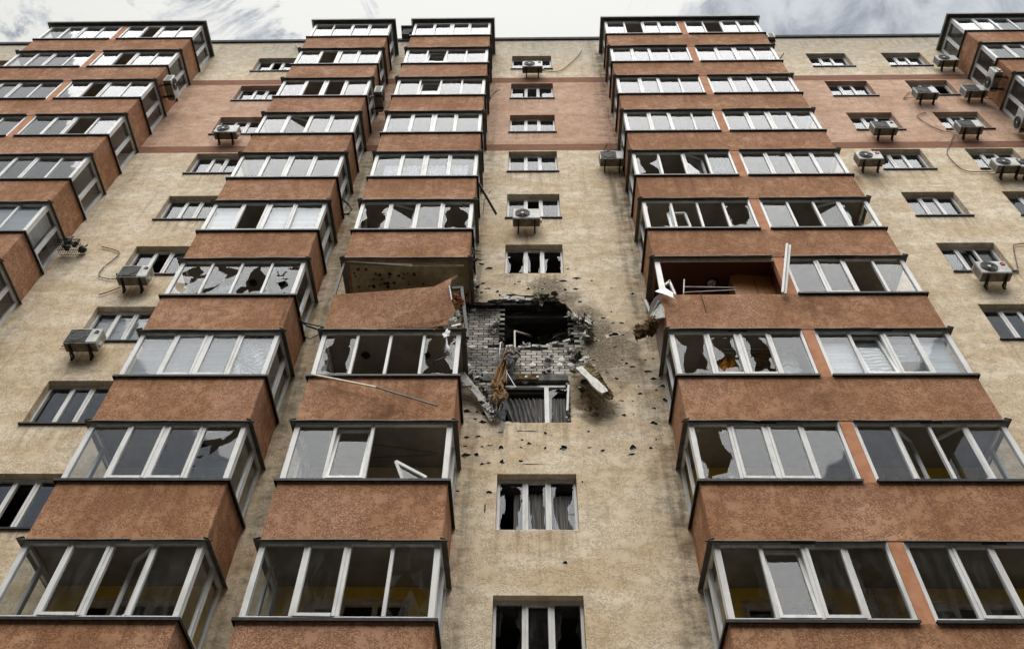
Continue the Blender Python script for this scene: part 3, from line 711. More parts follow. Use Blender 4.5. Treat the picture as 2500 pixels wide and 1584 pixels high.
def sillf(parent, bay, k, only=None):
    x0, x1, n = BAYS[bay]; z = BT-H*k
    s_ = MB()
    for i, (a, e) in enumerate(units(bay)):
        if only is not None and i not in only: continue
        L0 = a-(.055 if i == 0 else -.0); R0 = e+(.055 if i == n-1 else -.0)
        s_.box(L0, R0, -DEP-.055, -DEP+.1, z+.002, z+.022); s_.box(L0, R0, -DEP-.058, -DEP-.052, z-.032, z+.0219)
    for sgn, xe in ((-1, x0), (1, x1)):
        if only is not None and ((sgn < 0 and 0 not in only) or (sgn > 0 and n-1 not in only)): continue
        s_.box(xe-sgn*.09, xe+sgn*.055, -DEP+.101, -.003, z+.003, z+.0215); s_.box(xe+sgn*.052, xe+sgn*.058, -DEP-.05, -.003, z-.032, z+.02)
    s_.build('sill_flashing', 'black', parent)
def balcony(bay, k):
    x0, x1, n = BAYS[bay]; zb, zt = BB-H*k, BT-H*k; T_ = .11
    p = MB()
    special = (bay, k)
    if special == ('C', 6):
        # front panel torn loose on the right: measured corners, leaning outwards
        o6 = lambda x, y, Y: at(780+x/5.733, 600+y/5.733, Y)
        pts = [o6(70, 1170, -1.33), o6(800, 1172, -1.33), o6(1250, 1165, -1.36), o6(1560, 1140, -1.40), o6(1800, 1100, -1.47), o6(1850, 1010, -1.49), o6(1895, 880, -1.50), o6(1840, 750, -1.56), o6(1810, 600, -1.60), o6(1845, 470, -1.62), o6(1930, 405, -1.66), o6(1760, 490, -1.60), o6(1600, 570, -1.55),
               o6(1000, 625, -1.45), o6(270, 680, -1.345), o6(200, 690, -1.335)]
        p.slab(pts, (0, .05, 0), 0, 1)
        p.box(x0, x0+T_, -DEP+.052, 0, zb, zt)
        o = p.build('balcony', ['orange', 'pvc_cream'], BLD)
    elif special == ('D', 6):
        p.box(x0, x1, -DEP, -DEP+T_, zb, zt); p.box(x1-T_, x1, -DEP+T_, 0, zb, zt)
        yy = [(-DEP+T_, zb), (-.45, zb), (-.52, zb+.22), (-.66, zb+.30), (-.72, zb+.5), (-.92, zb+.58), (-1.0, zb+.80), (-DEP+T_, zb+.93)]
        p.slab([(x0, a, c) for a, c in yy], (.06, 0, 0))
        o = p.build('balcony', ['orange'], BLD, .012)
    elif special == ('C', 5):
        p.box(x0, x1, -DEP, -DEP+T_, zb, zt); p.box(x0, x0+T_, -DEP+T_, 0, zb, zt)
        yy = [(-DEP+T_, zb+.25), (-1.05, zb+.05), (-.8, zb-.02), (-.55, zb+.1), (-.4, zb-.0), (-.2, zb-.22), (0, zb-.12), (0, zt), (-DEP+T_, zt)]
        p.slab([(x1-.05, a, c) for a, c in yy], (.05, 0, 0))
        o = p.build('balcony', ['orange'], BLD, .01)
    else:
        V = [(x0, -DEP), (x1, -DEP), (x1, 0), (x1-T_, 0), (x1-T_, -DEP+T_), (x0+T_, -DEP+T_), (x0+T_, 0), (x0, 0)]
        m = len(V)
        p.mesh([(a, c, zb) for a, c in V]+[(a, c, zt) for a, c in V],
               [(0, 1, 4, 5), (1, 2, 3, 4), (5, 6, 7, 0)][:0] + [(5, 4, 1, 0), (4, 3, 2, 1), (0, 7, 6, 5), (m, m+1, m+4, m+5), (m+1, m+2, m+3, m+4), (m+5, m+6, m+7, m)] + [(i, (i+1) % m, (i+1) % m+m, i+m) for i in range(m)])
        o = p.build('balcony', ['orange'], BLD, .014)
    if n == 2:
        xm = (x0+x1)/2; pr_ = MB(); pr_.box(xm-.12, xm+.12, -DEP+.012, -DEP+.18, zt+.001, BB-H*(k-1)-.001); pr_.build('pier', 'pier', o)
    # floor slab, its underside is the ceiling of the storey below
    s_ = MB(); s_.box(x0+.012, x1-.012, -DEP+.115, -.001, zb+.004, zb+.16)
    if special == ('C', 5):
        for (hx, hy) in ((540, 330), (650, 330), (490, 385), (790, 395), (840, 410), (985, 395), (1110, 415), (1180, 395), (1235, 390), (1335, 415), (975, 440), (1175, 460), (760, 468), (875, 468), (1245, 500), (915, 525), (955, 530), (1045, 522), (860, 540), (700, 563), (760, 575), (955, 575), (550, 575), (1255, 540), (500, 430), (1450, 530), (1320, 395)):
            px, py = 780+hx/5.733, 600+hy/5.733
            d_ = FW*FPX+RI*(px-1250)-UP*(py-792); t = (zb+.001-CAM.z)/d_.z; q = CAM+d_*t
            r_ = rnd.uniform(.025, .06)
            if q.y < -.05: s_.face([(q.x+math.cos(-a*.9)*r_*rnd.uniform(.6, 1.3), q.y+math.sin(-a*.9)*r_*rnd.uniform(.6, 1.3), zb+.001) for a in range(7)], 1)
    s_.build('slab', ['ceil_lit' if special == ('C', 5) else 'ceil', 'black'], o)
    us = units(bay)
    only = None
    if special == ('C', 6): only = ()
    if special == ('D', 6): only = (1,)
    if special != ('C', 6): sillf(o, bay, k, only)
    drip(o, bay, k)
    for ui, (a, e) in enumerate(us):
        if special == ('C', 6): continue
        if special == ('D', 6) and ui == 0:
            t = MB(); z1 = BB-H*(k-1)
            t.box(a+.02, e-.006, -DEP+.02, -DEP+.09, z1-.075, z1-.012); t.box(a+.02, e-.006, -DEP+.03, -DEP+.05, z1-.115, z1-.079)
            t.build('window_frame', 'pvc_cream', o); continue
        gl_front(o, bay, ui, a, e, k, (ui == 0, ui == len(us)-1))
        # small grey trickle vent under the drip
        if bay == 'D':
            vb = MB(); xm = (a+e)/2+.05; vb.box(xm-.2, xm+.2, -DEP+.001, -DEP+.019, BB-H*(k-1)-.05, BB-H*(k-1)-.028); vb.build('vent_slot', 'grey', o)
    br = special in (('D', 7), ('D', 8), ('C', 8), ('D', 5), ('B', 6))
    if special not in (('C', 6), ('D', 6)):
        gl_side(o, bay, k, -1, br and bay == 'D'); 
        if special != ('C', 7): gl_side(o, bay, k, 1, br and bay != 'D')
    # painted back wall of the loggia, pierced by the room door and window
    for (b_, kk, ui, r_) in DOORS:
        if b_ == bay and kk == k:
            a, e = us[ui]; zf = zb+.165; zc = BB-H*(k-1)
            w = MB(); y0, y1 = -.010, -.004
            w.box(a+.12, r_[0], y0, y1, zf, zc-.001); w.box(r_[1], e-.12, y0, y1, zf, zc-.001); w.box(r_[0], r_[1], y0, y1, r_[3], zc-.001)
            mt = 'yellow' if k == 9 or (bay in 'D' and k == 8) else 'cream'
            w.build('inner_wall', mt, o)
            fr = MB(); gl2 = MB()
            glazing(fr, gl2, Vector((r_[0]+.004, .08, r_[2])), U, NI, r_[1]-r_[0]-.008, r_[3]-r_[2]-.004, 'nnn', (.07, .07), .09, .07, .06, (1,), .07)
            sash(fr, gl2, Vector((r_[0]+.08, .08, r_[2]+.06)), U, Vector((0, 0, 1)), NI, .5, r_[3]-r_[2]-.14)
            fr.build('room_window_frame', 'pvc_cream', o); gl2.build('pane', 'glass', o)
    return o
for bay in BAYS:
    for k in range(0, 8 if bay in 'AE' else 10):
        balcony(bay, k)
    x0, x1, n = BAYS[bay]; z = BB+H
    rb = MB(); rb.box(x0-.02, x1+.02, -DEP-.02, -.002, z+.002, z+.13)
    rb.box(x0-.12, x1+.12, -DEP-.13, -.003, z+.132, z+.15)
    o = rb.build('balcony_roof', 'grey', BLD)
    d = MB()
    d.box(x0-.13, x1+.13, -DEP-.142, -DEP-.131, z+.05, z+.162)
    for sgn, xe in ((-1, x0-.13), (1, x1+.13)): d.box(xe, xe+sgn*.01, -DEP-.142, -.004, z+.05, z+.162)
    d.build('roof_fascia', 'grey', o)
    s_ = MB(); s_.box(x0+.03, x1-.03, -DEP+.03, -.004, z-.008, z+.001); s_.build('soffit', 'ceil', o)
# ceiling lamps that can be seen through the broken glazing
for bay, k, spots in (('B', 6, (-7.5, -6.9, -6.2)), ('C', 5, (-2.7,)), ('C', 7, (-3.65, -2.3)), ('B', 8, (-7.3, -6.5))):
    for x in spots:
        l_ = MB(); z = BB-H*(k-1); l_.disc((x, -.62, z-.028), (0, 0, 1), .075, .03, 18); l_.ring((x, -.62, z-.02), (0, 0, 1), .09, .014); l_.build('ceiling_lamp', 'black', BLD)

# ---------------------------------------------------------------- blast hole: bare brick, lintels, insulation
A_ = lambda x, y, Y=0.0: at(*cu(x, y), Y)
hole6 = [(p.x, p.z) for p in (A_(x, y, .1) for x, y in ((500, 408), (1108, 400), (1110, 728), (1010, 735), (1000, 722), (960, 738), (915, 750), (850, 768), (740, 745), (690, 742), (640, 785), (625, 800), (600, 770), (520, 765), (497, 770)))]
w7 = (-.633, .9495, WB-H*7, WT-H*7)
zl0, zl1 = A_(800, 1078, .1).z, A_(800, 1016, .1).z
zc0 = A_(800, 408, .1).z
bk, mo = MB(), MB()
bw_, bh_ = .258, .0955
zr, row = w7[2], 0
while zr < A_(600, 285, .1).z+.1:
    xo = -2.0-(row % 2)*bw_/2
    while xo < 2.6:
        cx, cz = xo+bw_/2, zr+bh_/2
        dead = inside((cx, cz), hole6) or (w7[0]-.01 < cx < w7[1]+.01 and cz < w7[3]+.06) or (zl0 < cz < zl1 and -1.0 < cx < 1.02)
        if not dead and (cz > zc0-.02 and -.5 < cx < 1.0): dead = rnd.random() < .55
        if not dead:
            near = min(math.hypot(q[0]-cx, q[1]-cz) for q in hole6)
            y0 = .112+rnd.uniform(-.004, .006)
            w0 = .008
            if near < .22 and rnd.random() < .45: y0 += rnd.uniform(.01, .05)
            if near < .16 and rnd.random() < .3: w0 = .07
            bk.box(xo+.012, xo+bw_-w0-.004, y0, .2, zr+.012, zr+bh_-.008)
            mo.box(xo, xo+bw_, .135, .19, zr, zr+bh_)
        xo += bw_
    zr += bh_; row += 1
bk.build('brick_layer', 'brick', BLD); mo.build('mortar', 'mortar', BLD)
l_ = MB(); l_.box(-1.05, 1.0, .085, .21, zl0+.005, zl1-.003); l_.build('lintel', 'concrete', BLD, .012)
l_ = MB()
p0, p1 = A_(165, 385, .05), A_(1090, 400, .05)
l_.box(-1.72, .95, .03, .2, zc0+.005, zc0+.12)
for i in range(14):
    x = -1.5+i*.18+rnd.uniform(-.05, .05); l_.clump((x, .04, zc0+.13+rnd.uniform(-.03, .05)), (.13, .05, .05), i+60, 0, 2)
l_.build('charred_lintel', 'char', BLD)
l_ = MB()
a, e = A_(480, 290, .02), A_(800, 355, .02)
l_.clump((a.x+.16, .05, (a.z+e.z)/2), (.16, .06, .13), 5, 0, 3); l_.clump((a.x+.42, .05, (a.z+e.z)/2-.02), (.18, .05, .11), 8, 0, 3)
l_.slab([A_(625, 305, .05), A_(715, 300, .05), A_(715, 350, .05), A_(625, 355, .05)], (0, .06, 0)); l_.slab([A_(720, 300, .04), A_(825, 296, .04), A_(815, 330, .04), A_(770, 345, .04), A_(720, 342, .04)], (0, .06, 0))
l_.build('broken_facing', 'foam', BLD)
for (x0, x1) in ((632, 764), (770, 835)):
    w = MB(); q0, q1 = A_(x0, 1060, .03), A_(x1, 1012, .03); w.box(q0.x, q1.x, .03, .083, q0.z, q1.z)
    c = A_((x0+x1)/2+25, 1037, .02); w.disc((c.x, .022, c.z), (0, 1, 0), .032, .01, 14, 1)
    w.build('timber_block', ['brown', 'pvc'], BLD, .006)
for i, (x, y, rr) in enumerate(((370, 411, .03), (232, 768, .085), (356, 775, .05), (441, 786, .04), (1046, 884, .085), (912, 934, .09), (1030, 933, .08), (1126, 931, .085), (778, 934, .085), (350, 1005, .075), (342, 1056, .07), (195, 935, .08), (715, 1080, .08), (690, 930, .075), (655, 366, .035), (757, 363, .035))):
    c = A_(x, y, .1); d = MB(); d.clump((c.x, .108, c.z), (rr, .016, rr*.9), i+30, 0, 2, .25); d.build('adhesive_dab', 'foam' if i % 5 else 'concrete', BLD, smooth=True)
# lumps of torn insulation along the edge of the hole
for i, (x, y, Y, sx, sy, sz, m) in enumerate(((905, 325, -.03, .46, .15, .24, 'wool'), (830, 345, 0, .2, .08, .12, 'wool'), (960, 350, 0, .2, .1, .12, 'wool'), (1268, 590, -.06, .20, .14, .42, 'wool'), (1225, 560, 0, .14, .10, .22, 'foam'), (1170, 500, .02, .12, .08, .2, 'foam'),
      (1285, 685, -.08, .26, .14, .14, 'wool'), (1245, 695, -.02, .1, .07, .05, 'foam'), (1120, 795, .08, .13, .06, .12, 'foam'), (1150, 860, .07, .19, .07, .14, 'foam'), (1205, 830, .05, .12, .06, .24, 'wool'), (925, 880, .09, .14, .05, .07, 'foam'),
      (930, 975, .08, .09, .06, .10, 'foam'), (900, 1000, .08, .08, .05, .06, 'foam'), (460, 560, .11, .08, .05, .22, 'concrete'), (430, 640, .11, .09, .04, .09, 'foam'), (475, 510, .11, .07, .05, .1, 'foam'), (240, 435, .1, .1, .04, .05, 'foam'),
      (265, 1045, .03, .27, .06, .13, 'foam'), (320, 1165, .03, .22, .06, .14, 'foam'), (355, 1200, .04, .12, .05, .12, 'concrete'), (1265, 890, -.03, .10, .07, .20, 'foam'), (1290, 930, -.08, .17, .05, .09, 'foam'),
      (640, 795, .12, .09, .07, .05, 'foam'), (720, 755, .13, .14, .06, .05, 'foam'), (830, 768, .13, .12, .06, .04, 'foam'), (940, 745, .13, .1, .06, .05, 'foam'), (1120, 1400, .03, .05, .05, .16, 'wool'), (1360, 1385, .0, .12, .02, .05, 'brown'), (1250, 1340, .02, .10, .02, .12, 'brown'), (1230, 1130, .0, .08, .03, .12, 'brown'), (1110, 470, .05, .06, .06, .2, 'foam'), (1112, 640, .06, .05, .06, .2, 'wool'), (505, 690, .09, .05, .05, .16, 'char'), (1000, 735, .12, .10, .06, .04, 'foam'))):
    c = A_(x, y, Y); d = MB(); d.scraps((c.x, Y, c.z), (sx*.95, sy, sz*.95), i+3, 4 if sx < .12 else 7, (0, 0, 1, 0, 2)); d.build('torn_insulation', [m, 'char' if m != 'char' else 'wool', 'foam' if m != 'foam' else 'wool'], BLD)
# wreckage of the corner between the row-6 loggia and the hole
B3 = lambda x, y, Y: at(780+x/5.733, 600+y/5.733, Y)
for i, (x, y, Y, sx, sy, sz, m) in enumerate(((2130, 120, -.9, .07, .12, .55, 'wool'), (2120, 300, -.6, .09, .14, .5, 'wool'), (2100, 480, -.35, .09, .12, .45, 'char'), (2060, 540, -.3, .12, .12, .28, 'wool'), (2160, 620, -.12, .16, .08, .3, 'wool'), (2050, 690, -.2, .1, .1, .3, 'wool'), (2170, 500, -.12, .08, .06, .3, 'foam'),
      (1930, 720, -1.2, .12, .1, .22, 'rust'), (1960, 800, -1.15, .14, .1, .18, 'rust'), (1880, 830, -1.3, .07, .1, .26, 'rust'), (1930, 950, -1.25, .05, .06, .22, 'foam'), (1860, 1080, -1.42, .16, .12, .11, 'foam'), (1680, 1155, -1.38, .14, .08, .05, 'rust'), (1960, 1130, -1.1, .1, .12, .22, 'wool'),
      (1960, 1210, -1.2, .14, .1, .09, 'foam'), (2010, 1000, -.9, .07, .1, .35, 'wool'))):
    c = B3(x, y, Y); d = MB(); d.scraps(c, (sx, sy, sz), i+80, 5, (0, 0, 1, 0)); d.build('torn_insulation', [m, 'char' if m != 'char' else 'wool'], BLD)
po = MB(); po.beam(B3(1985, 585, -1.15), B3(2070, 1290, -1.1), .075, .075); po.beam(B3(1840, 600, -1.3), B3(1985, 590, -1.15), .07, .07); po.build('steel_post', 'black', BLD)
po = MB(); po.beam(B3(1815, 560, -1.64), B3(1850, 760, -1.6), .03, .02); po.beam(B3(1850, 1130, -1.52), B3(1975, 1098, -1.5), .03, .04); po.build('bent_trim', 'pvc', BLD)
po = MB(); po.slab([B3(290, 215, -1.5), B3(1300, 255, -1.44), B3(1300, 290, -1.42), B3(440, 265, -1.4)], (0, .01, .012)); po.build('bent_flashing', 'grey', BLD)
po = MB(); po.beam((-4.49, -1.30, BT-H*6), (-4.49, -1.28, BB-H*5-.05), .05, .05); po.build('corner_post', 'black', BLD)
po = MB(); po.beam(B3(1300, 275, -1.22), B3(2020, 275, -1.22), .04, .03); po.build('window_frame', 'pvc_cream', BLD)
# remains of the window under the hole
z0, z1 = w7[2], w7[3]
w = MB(); xm = A_(912, 1300, .17).x
w.box(xm-.05, xm+.05, .165, .24, z0+.02, z1-.06); w.box(w7[0]+.1, w7[1]-.02, .165, .24, z1-.059, z1-.0); w.box(w7[0]+.01, w7[1]-.01, .165, .24, z0-.0, z0+.0195)
w.beam(A_(1112, 1120, .03), A_(1100, 1350, .05), .05, .05)
gl = MB(); shards(gl, Vector((xm+.052, .2, z0+.03)), U, Vector((0, 0, 1)), w7[1]-xm-.1, z1-z0-.1, 77, .35)
f = w.build('window', 'pvc', BLD); gl.build('pane', 'glass', f)
# inside the burnt room
for i in range(7):
    m = MB(); m.crumple(A_(560+i*80, 640+(i*37) % 90, .7+(i % 3)*.25), rnd.uniform(.18, .4), rnd.uniform(.12, .3), Euler((rnd.uniform(-.8, .8), rnd.uniform(0, 6), rnd.uniform(-.8, .8))), 300+i, 0, .25, 22, 5, .02); m.build('room_rubble', 'char' if i % 2 else 'concrete', BLD)
for i, (x, y, Y) in enumerate(((650, 775, .16), (720, 762, .18), (775, 765, .15), (850, 772, .17), (905, 758, .16), (960, 742, .15), (540, 772, .16), (1060, 730, .17))):
    m = MB(); q = A_(x, y, Y); m.beam(q, q+Vector((rnd.uniform(.1, .2), rnd.uniform(-.06, .03), rnd.uniform(-.05, .05))), .08, .075, (rnd.uniform(-.3, .3), 0, 1)); m.build('broken_brick', 'foam', BLD, .012)
d = MB(); d.slab([A_(x, y, .45) for x, y in ((480, 430), (1090, 425), (1090, 545), (1000, 530), (930, 505), (860, 500), (760, 512), (690, 540), (620, 545), (480, 540))], (0, .06, 0)); d.build('sagging_ceiling', 'ceil_lit', BLD)  # brightened soffit colour makes up for the scarce light in the room
tag(None or (lambda m: (m.beam(A_(622, 900, .3), A_(620, 625, .3), .05, .04), m.beam(A_(622, 628, .3), A_(850, 692, .9), .05, .04), m.build('wreckage_bars', 'pvc_cream'))[-1])(MB()), 'bent window frame standing inside the burnt-out hole', 'frame')
tag((lambda m: (m.tube([A_(530, 500, .3), A_(640, 462, .25), A_(760, 455, .3), A_(810, 420, .2), A_(830, 435, .2), A_(1075, 440, .3)], .018), m.tube([A_(930, 720, .4), A_(965, 690, .3), A_(1010, 660, .35), A_(1075, 645, .3)], .01), m.build('dangling_wires', 'hose'))[-1])(MB()), 'charred wires dangling in the top of the blast hole', 'wires')

def ribbon(name, path, mat, label, cat, pleats=5, amp=.05, solid=.006, seed=0, nv=40, group=None):
    """hanging cloth: path = [(point, width)]"""
    m = MB(); o = Vector((seed*2.1, seed, 0))
    def fn(u, v):
        t = v*(len(path)-1); i = min(int(t), len(path)-2); f = t-i; f2 = f*f*(3-2*f)
        p = path[i][0].lerp(path[i+1][0], f2); w = path[i][1]*(1-f2)+path[i+1][1]*f2
        n_ = noise.noise(Vector((u*3, v*5, 0))+o)
        y = math.sin(u*pleats*6.283+n_*2+v*3)*amp+noise.noise(Vector((u*2, v*9, 5))+o)*amp*1.2
        x = (u-.5)*w*(1+.25*noise.noise(Vector((u*2.+7, v*7, 0))+o))
        z = noise.noise(Vector((u*5, v*2, 9))+o)*.06*(1 if v > .8 else .3)
        return p+Vector((x, y, z))
    m.grid(fn, 36, nv)
    return tag(m.build(name, mat, None, 0, True, None, solid), label, cat, group)
ribbon('torn_curtain', [(A_(575, 768, .08), .15), (A_(545, 850, -.04), .20), (A_(505, 960, -.06), .25), (A_(470, 1080, -.08), .30), (A_(450, 1140, -.1), .32)], 'cloth_brown', 'brown torn curtain hanging out of the blast hole over the brick', 'curtain', 3, .05, .006, 3)
ribbon('torn_curtain', [(A_(470, 1110, -.12), .16), (A_(480, 1150, -.14), .24), (A_(490, 1185, -.15), .40), (A_(475, 1240, -.15), .34), (A_(450, 1290, -.12), .18)], 'cloth_brown', 'crumpled brown bundle at the lower end of the torn curtain', 'curtain', 2, .06, .006, 9)
ribbon('rag', [(A_(590, 772, .02), .16), (A_(600, 830, -.1), .36), (A_(585, 885, -.13), .30), (A_(565, 940, -.12), .10)], 'cloth_grey', 'grey cloth draped over the top of the brown torn curtain', 'cloth', 2, .04, .006, 5)
ribbon('rag', [(A_(470, 1230, -.1), .3), (A_(450, 1300, -.1), .34), (A_(440, 1370, -.12), .22), (A_(455, 1420, -.08), .2)], 'cloth_grey', 'pale grey rag below the brown curtain bundle', 'cloth', 3, .05, .006, 12)
ribbon('rag', [(A_(525, 1260, -.12), .16), (A_(515, 1340, -.1), .16), (A_(508, 1430, -.08), .12), (A_(510, 1500, -.05), .09), (A_(500, 1560, -.03), .02)], 'gauze', 'long dark gauze strip hanging at the left edge of the curtained window under the hole', 'cloth', 1, .03, 0, 15)
def swag(u, v):
    a, b_, c = A_(205, 830, .07), A_(350, 985, -.06), A_(520, 790, 0)
    p = a*(1-u)**2+b_*2*u*(1-u)+c*u*u
    return p+Vector((0, -.03*math.sin(v*9+u*5), (v-.5)*(.10+.35*u)+.04*noise.noise(Vector((u*4, v*4, 2)))))
m = MB(); m.grid(swag, 30, 8); tag(m.build('gauze_net', 'gauze', None, 0, True), 'grey gauze net sagging across the bare brick left of the hole', 'net')
m = MB(); m.tube([A_(475, 915, -.04), A_(484, 800, -.03), A_(492, 730, .0), A_(505, 722, .05), A_(512, 760, .06)], .016); m.tube([A_(545, 1100, -.05), A_(548, 930, -.05)], .013); m.tube([A_(548, 1000, -.06), A_(625, 1130, -.1), A_(615, 1142, -.12), A_(575, 1145, -.1)], .012)
tag(m.build('curtain_rail', 'pvc', None, 0, True), 'bent white curtain rail hanging beside the torn brown curtain', 'rail')
# hanging facing slabs
def plank(m, a, b_, w, th, seed, mi=0, n=9):
    r = random.Random(seed); d = (b_-a); L_ = d.length; d.normalize(); sd = Vector((0, 1, 0)).cross(d).normalized()
    top = [a+d*L_*i/n+sd*(w/2*r.uniform(.7, 1.15)) for i in range(n+1)]; bot = [a+d*L_*i/n-sd*(w/2*r.uniform(.7, 1.15)) for i in range(n+1)]
    m.slab(top+bot[::-1], (0, th, 0), mi)
m = MB(); plank(m, A_(1200, 950, -.34), A_(1440, 1178, -.48), .19, .05, 4, 0)
def jag3(P, amp, step, seed):
    r = random.Random(seed); out = []
    for i in range(len(P)):
        a, e = P[i], P[(i+1) % len(P)]; out.append(a); n = int((e-a).length/step)
        for j in range(1, n):
            q = a.lerp(e, j/n); out.append(q+Vector((r.uniform(-amp, amp), 0, r.uniform(-amp, amp))))
    return out
P_ = jag3([A_(x, y, Y) for x, y, Y in ((1225, 925, -.16), (1300, 905, -.16), (1345, 950, -.2), (1420, 1060, -.3), (1515, 1212, -.42), (1480, 1240, -.42), (1400, 1185, -.36), (1300, 1060, -.28), (1240, 970, -.2))], .03, .07, 3)
m.slab(P_, (0, .06, 0), 1, 2)
for i, (x, y, Y) in enumerate(((1290, 935, -.2), (1350, 1010, -.27), (1420, 1110, -.36), (1480, 1200, -.43), (1270, 960, -.22), (1400, 1060, -.33))): m.crumple(A_(x, y, Y), .11, .13, Euler((.3*(i % 3)-.3, i, .2)), 70+i, (1, 2, 1)[i % 3], .3)
m.scraps(A_(1165, 990, -.08), (.2, .06, .07), 14, 5, (2, 0, 1))
tag(m.build('facing_slab', ['foam', 'brown', 'wool']), 'broken facing slab with a white edge hanging out diagonally to the right below the hole', 'slab')
m = MB()
plank(m, A_(105, 1010, -.30), A_(330, 1240, -.14), .15, .04, 11); plank(m, A_(150, 1000, -.16), A_(380, 1290, -.1), .08, .04, 12); plank(m, A_(300, 1230, -.16), A_(470, 1435, -.06), .14, .05, 13); plank(m, A_(250, 1120, -.1), A_(440, 1370, -.05), .06, .03, 14); plank(m, A_(330, 1300, -.1), A_(400, 1425, -.08), .07, .04, 18)
m.scraps(A_(430, 1400, -.06), (.17, .06, .14), 17, 6, (0, 0, 1)); m.scraps(A_(150, 1030, -.2), (.12, .05, .12), 19, 5, (0, 0, 1))
for i in range(9):
    t = i/8; q = A_(150+t*290, 1060+t*330, -.12); m.crumple(q+Vector((rnd.uniform(-.06, .1), -.03, rnd.uniform(-.05, .1))), rnd.uniform(.05, .12), rnd.uniform(.05, .14), Euler((rnd.uniform(-.5, .5), rnd.uniform(0, 6), rnd.uniform(-.5, .5))), 200+i, i % 3 == 2, .35)

tag(m.build('facing_strips', ['foam', 'char']), 'splintered white facing strips hanging diagonally to the left below the hole', 'debris')
m = MB(); m.tube([A_(130, 1135, -.9), A_(240, 1122, -.1)], .018); tag(m.build('metal_rod', 'black', None, 0, True), 'short black rod sticking out from the orange balcony beside the splintered strips', 'rod')

# ---------------------------------------------------------------- wrecked end of the right-hand bay (row of the open loggia)
C_ = lambda x, y, Y=-1.3: at(*c2(x, y), Y)
m = MB(); m.slab([C_(x, y, Y) for x, y, Y in ((562, 452, -1.30), (632, 452, -1.30), (715, 830, -1.37), (630, 835, -1.37))], (0, .05, 0))
m.slab([C_(x, y, Y) for x, y, Y in ((630, 836, -1.42), (715, 820, -1.42), (820, 885, -1.52), (825, 950, -1.55), (858, 978, -1.56), (700, 905, -1.5), (568, 865, -1.45))], (0, .02, 0))
tag(m.build('bent_post', 'pvc'), 'white corner post bent and flared at its foot over the orange parapet', 'post')
m = MB(); m.beam(C_(705, 785, -1.25), C_(775, 735, -1.25), .07, .05); m.beam(C_(765, 725, -1.25), C_(850, 920, -1.25), .07, .05); tag(m.build('broken_sash', 'pvc'), 'broken corner of a white sash beside the flared post', 'frame')
m = MB()
m.slab([C_(x, y, Y) for x, y, Y in ((470, 1225, -.5), (500, 1060, -.55), (560, 960, -.8), (640, 890, -1.25), (650, 1000, -1.25), (600, 1090, -1.0))], (.02, .02, 0), 1)
m.slab([C_(x, y, Y) for x, y, Y in ((520, 1262, -.9), (560, 1160, -1.0), (655, 1035, -1.3), (690, 1100, -1.38), (698, 1225, -1.38))], (.02, .03, 0), 0)
m.slab([C_(x, y, Y) for x, y, Y in ((480, 1220, -.7), (600, 1100, -1.1), (640, 1040, -1.2), (640, 1100, -1.2), (560, 1190, -.95))], (.02, .03, 0), 0)
for i in range(5): m.beam(C_(500+i*30, 1230-i*8, -.7-.08*i), C_(620+i*14, 1000+i*20, -1.15), .02, .03, (0, 0, 1), i % 2)
tag(m.build('crumpled_sheet', ['foam', 'grey']), 'crumpled silvery sheet cladding at the torn end of the right balcony', 'debris')
m = MB()
for i, (x, y, Y, a, b_, c) in enumerate(((470, 1380, -.6, .17, .12, .24), (395, 1450, -.5, .16, .1, .17), (530, 1320, -.9, .11, .12, .18), (345, 1495, -.4, .10, .08, .10), (560, 1300, -1.1, .10, .1, .1), (520, 1420, -.7, .1, .1, .24))): m.scraps(C_(x, y, Y), (a*1.45, b_*1.2, c*1.3), 40+i, 8, (0, 0, 0, 1))
tag(m.build('insulation_heap', ['brown', 'rust']), 'dark brown insulation spilling from the torn end of the right balcony', 'debris')
m = MB(); m.beam(C_(425, 985, -.15), C_(500, 1170, -.45), .04, .03); m.beam(C_(440, 985, -.12), C_(515, 1170, -.42), .03, .03); tag(m.build('bent_trim', 'pvc'), 'thin white frame strip hanging at the wall end of the torn balcony side', 'frame')
# inside the open loggia
zb6, zc6 = BB-H*6, BB-H*5
xa, xb = units('D')[0]
m = MB(); m.box(xa+.02, xb+.05, -.03, -.004, zb6+.17, zc6-.002); m.box(xb+.02, xb+.06, -DEP+.2, -.03, zb6+.17, zc6-.002); m.box(xa+.12, xb-.001, -DEP+.12, -.031, zc6-.02, zc6-.003); m.build('wood_lining', 'wood', BLD)
m = MB(); p = C_(1620, 650, -.85); q = C_(2050, 885, -.85); q1 = C_(2330, 885, -.85)
face = [C_(1622, 650, -.85), C_(1905, 582, -.80), C_(2030, 960, -.80), C_(1720, 960, -.85)]; face2 = [C_(1912, 581, -.79), C_(2190, 572, -.75), C_(2370, 960, -.75), C_(2038, 960, -.79)]
m.slab(face, (0, .03, 0)); m.slab(face2, (0, .03, 0)); m.slab([face[0]+Vector((0, .04, 0)), face2[1]+Vector((0, .04, 0)), face2[2]+Vector((0, .04, 0)), face[3]+Vector((0, .04, 0))], (0, .36, 0))
tag(m.build('cabinet', 'cab'), 'brown wooden two-door cabinet leaning in the open wood-lined balcony', 'cabinet')
_d = FW*FPX+RI*(c2(1358, 745)[0]-1250)-UP*(c2(1358, 745)[1]-792); c = CAM+_d*((zc6-.03-CAM.z)/_d.z)
m = MB(); m.disc((c.x, c.y, zc6-.05), (0, 0, 1), .15, .027, 28, 1); m.ring((c.x, c.y, zc6-.055), (0, 0, 1), .15, .022, 28, 0); m.disc((c.x, c.y, zc6-.075), (0, 0, 1), .10, .022, 24, 2)
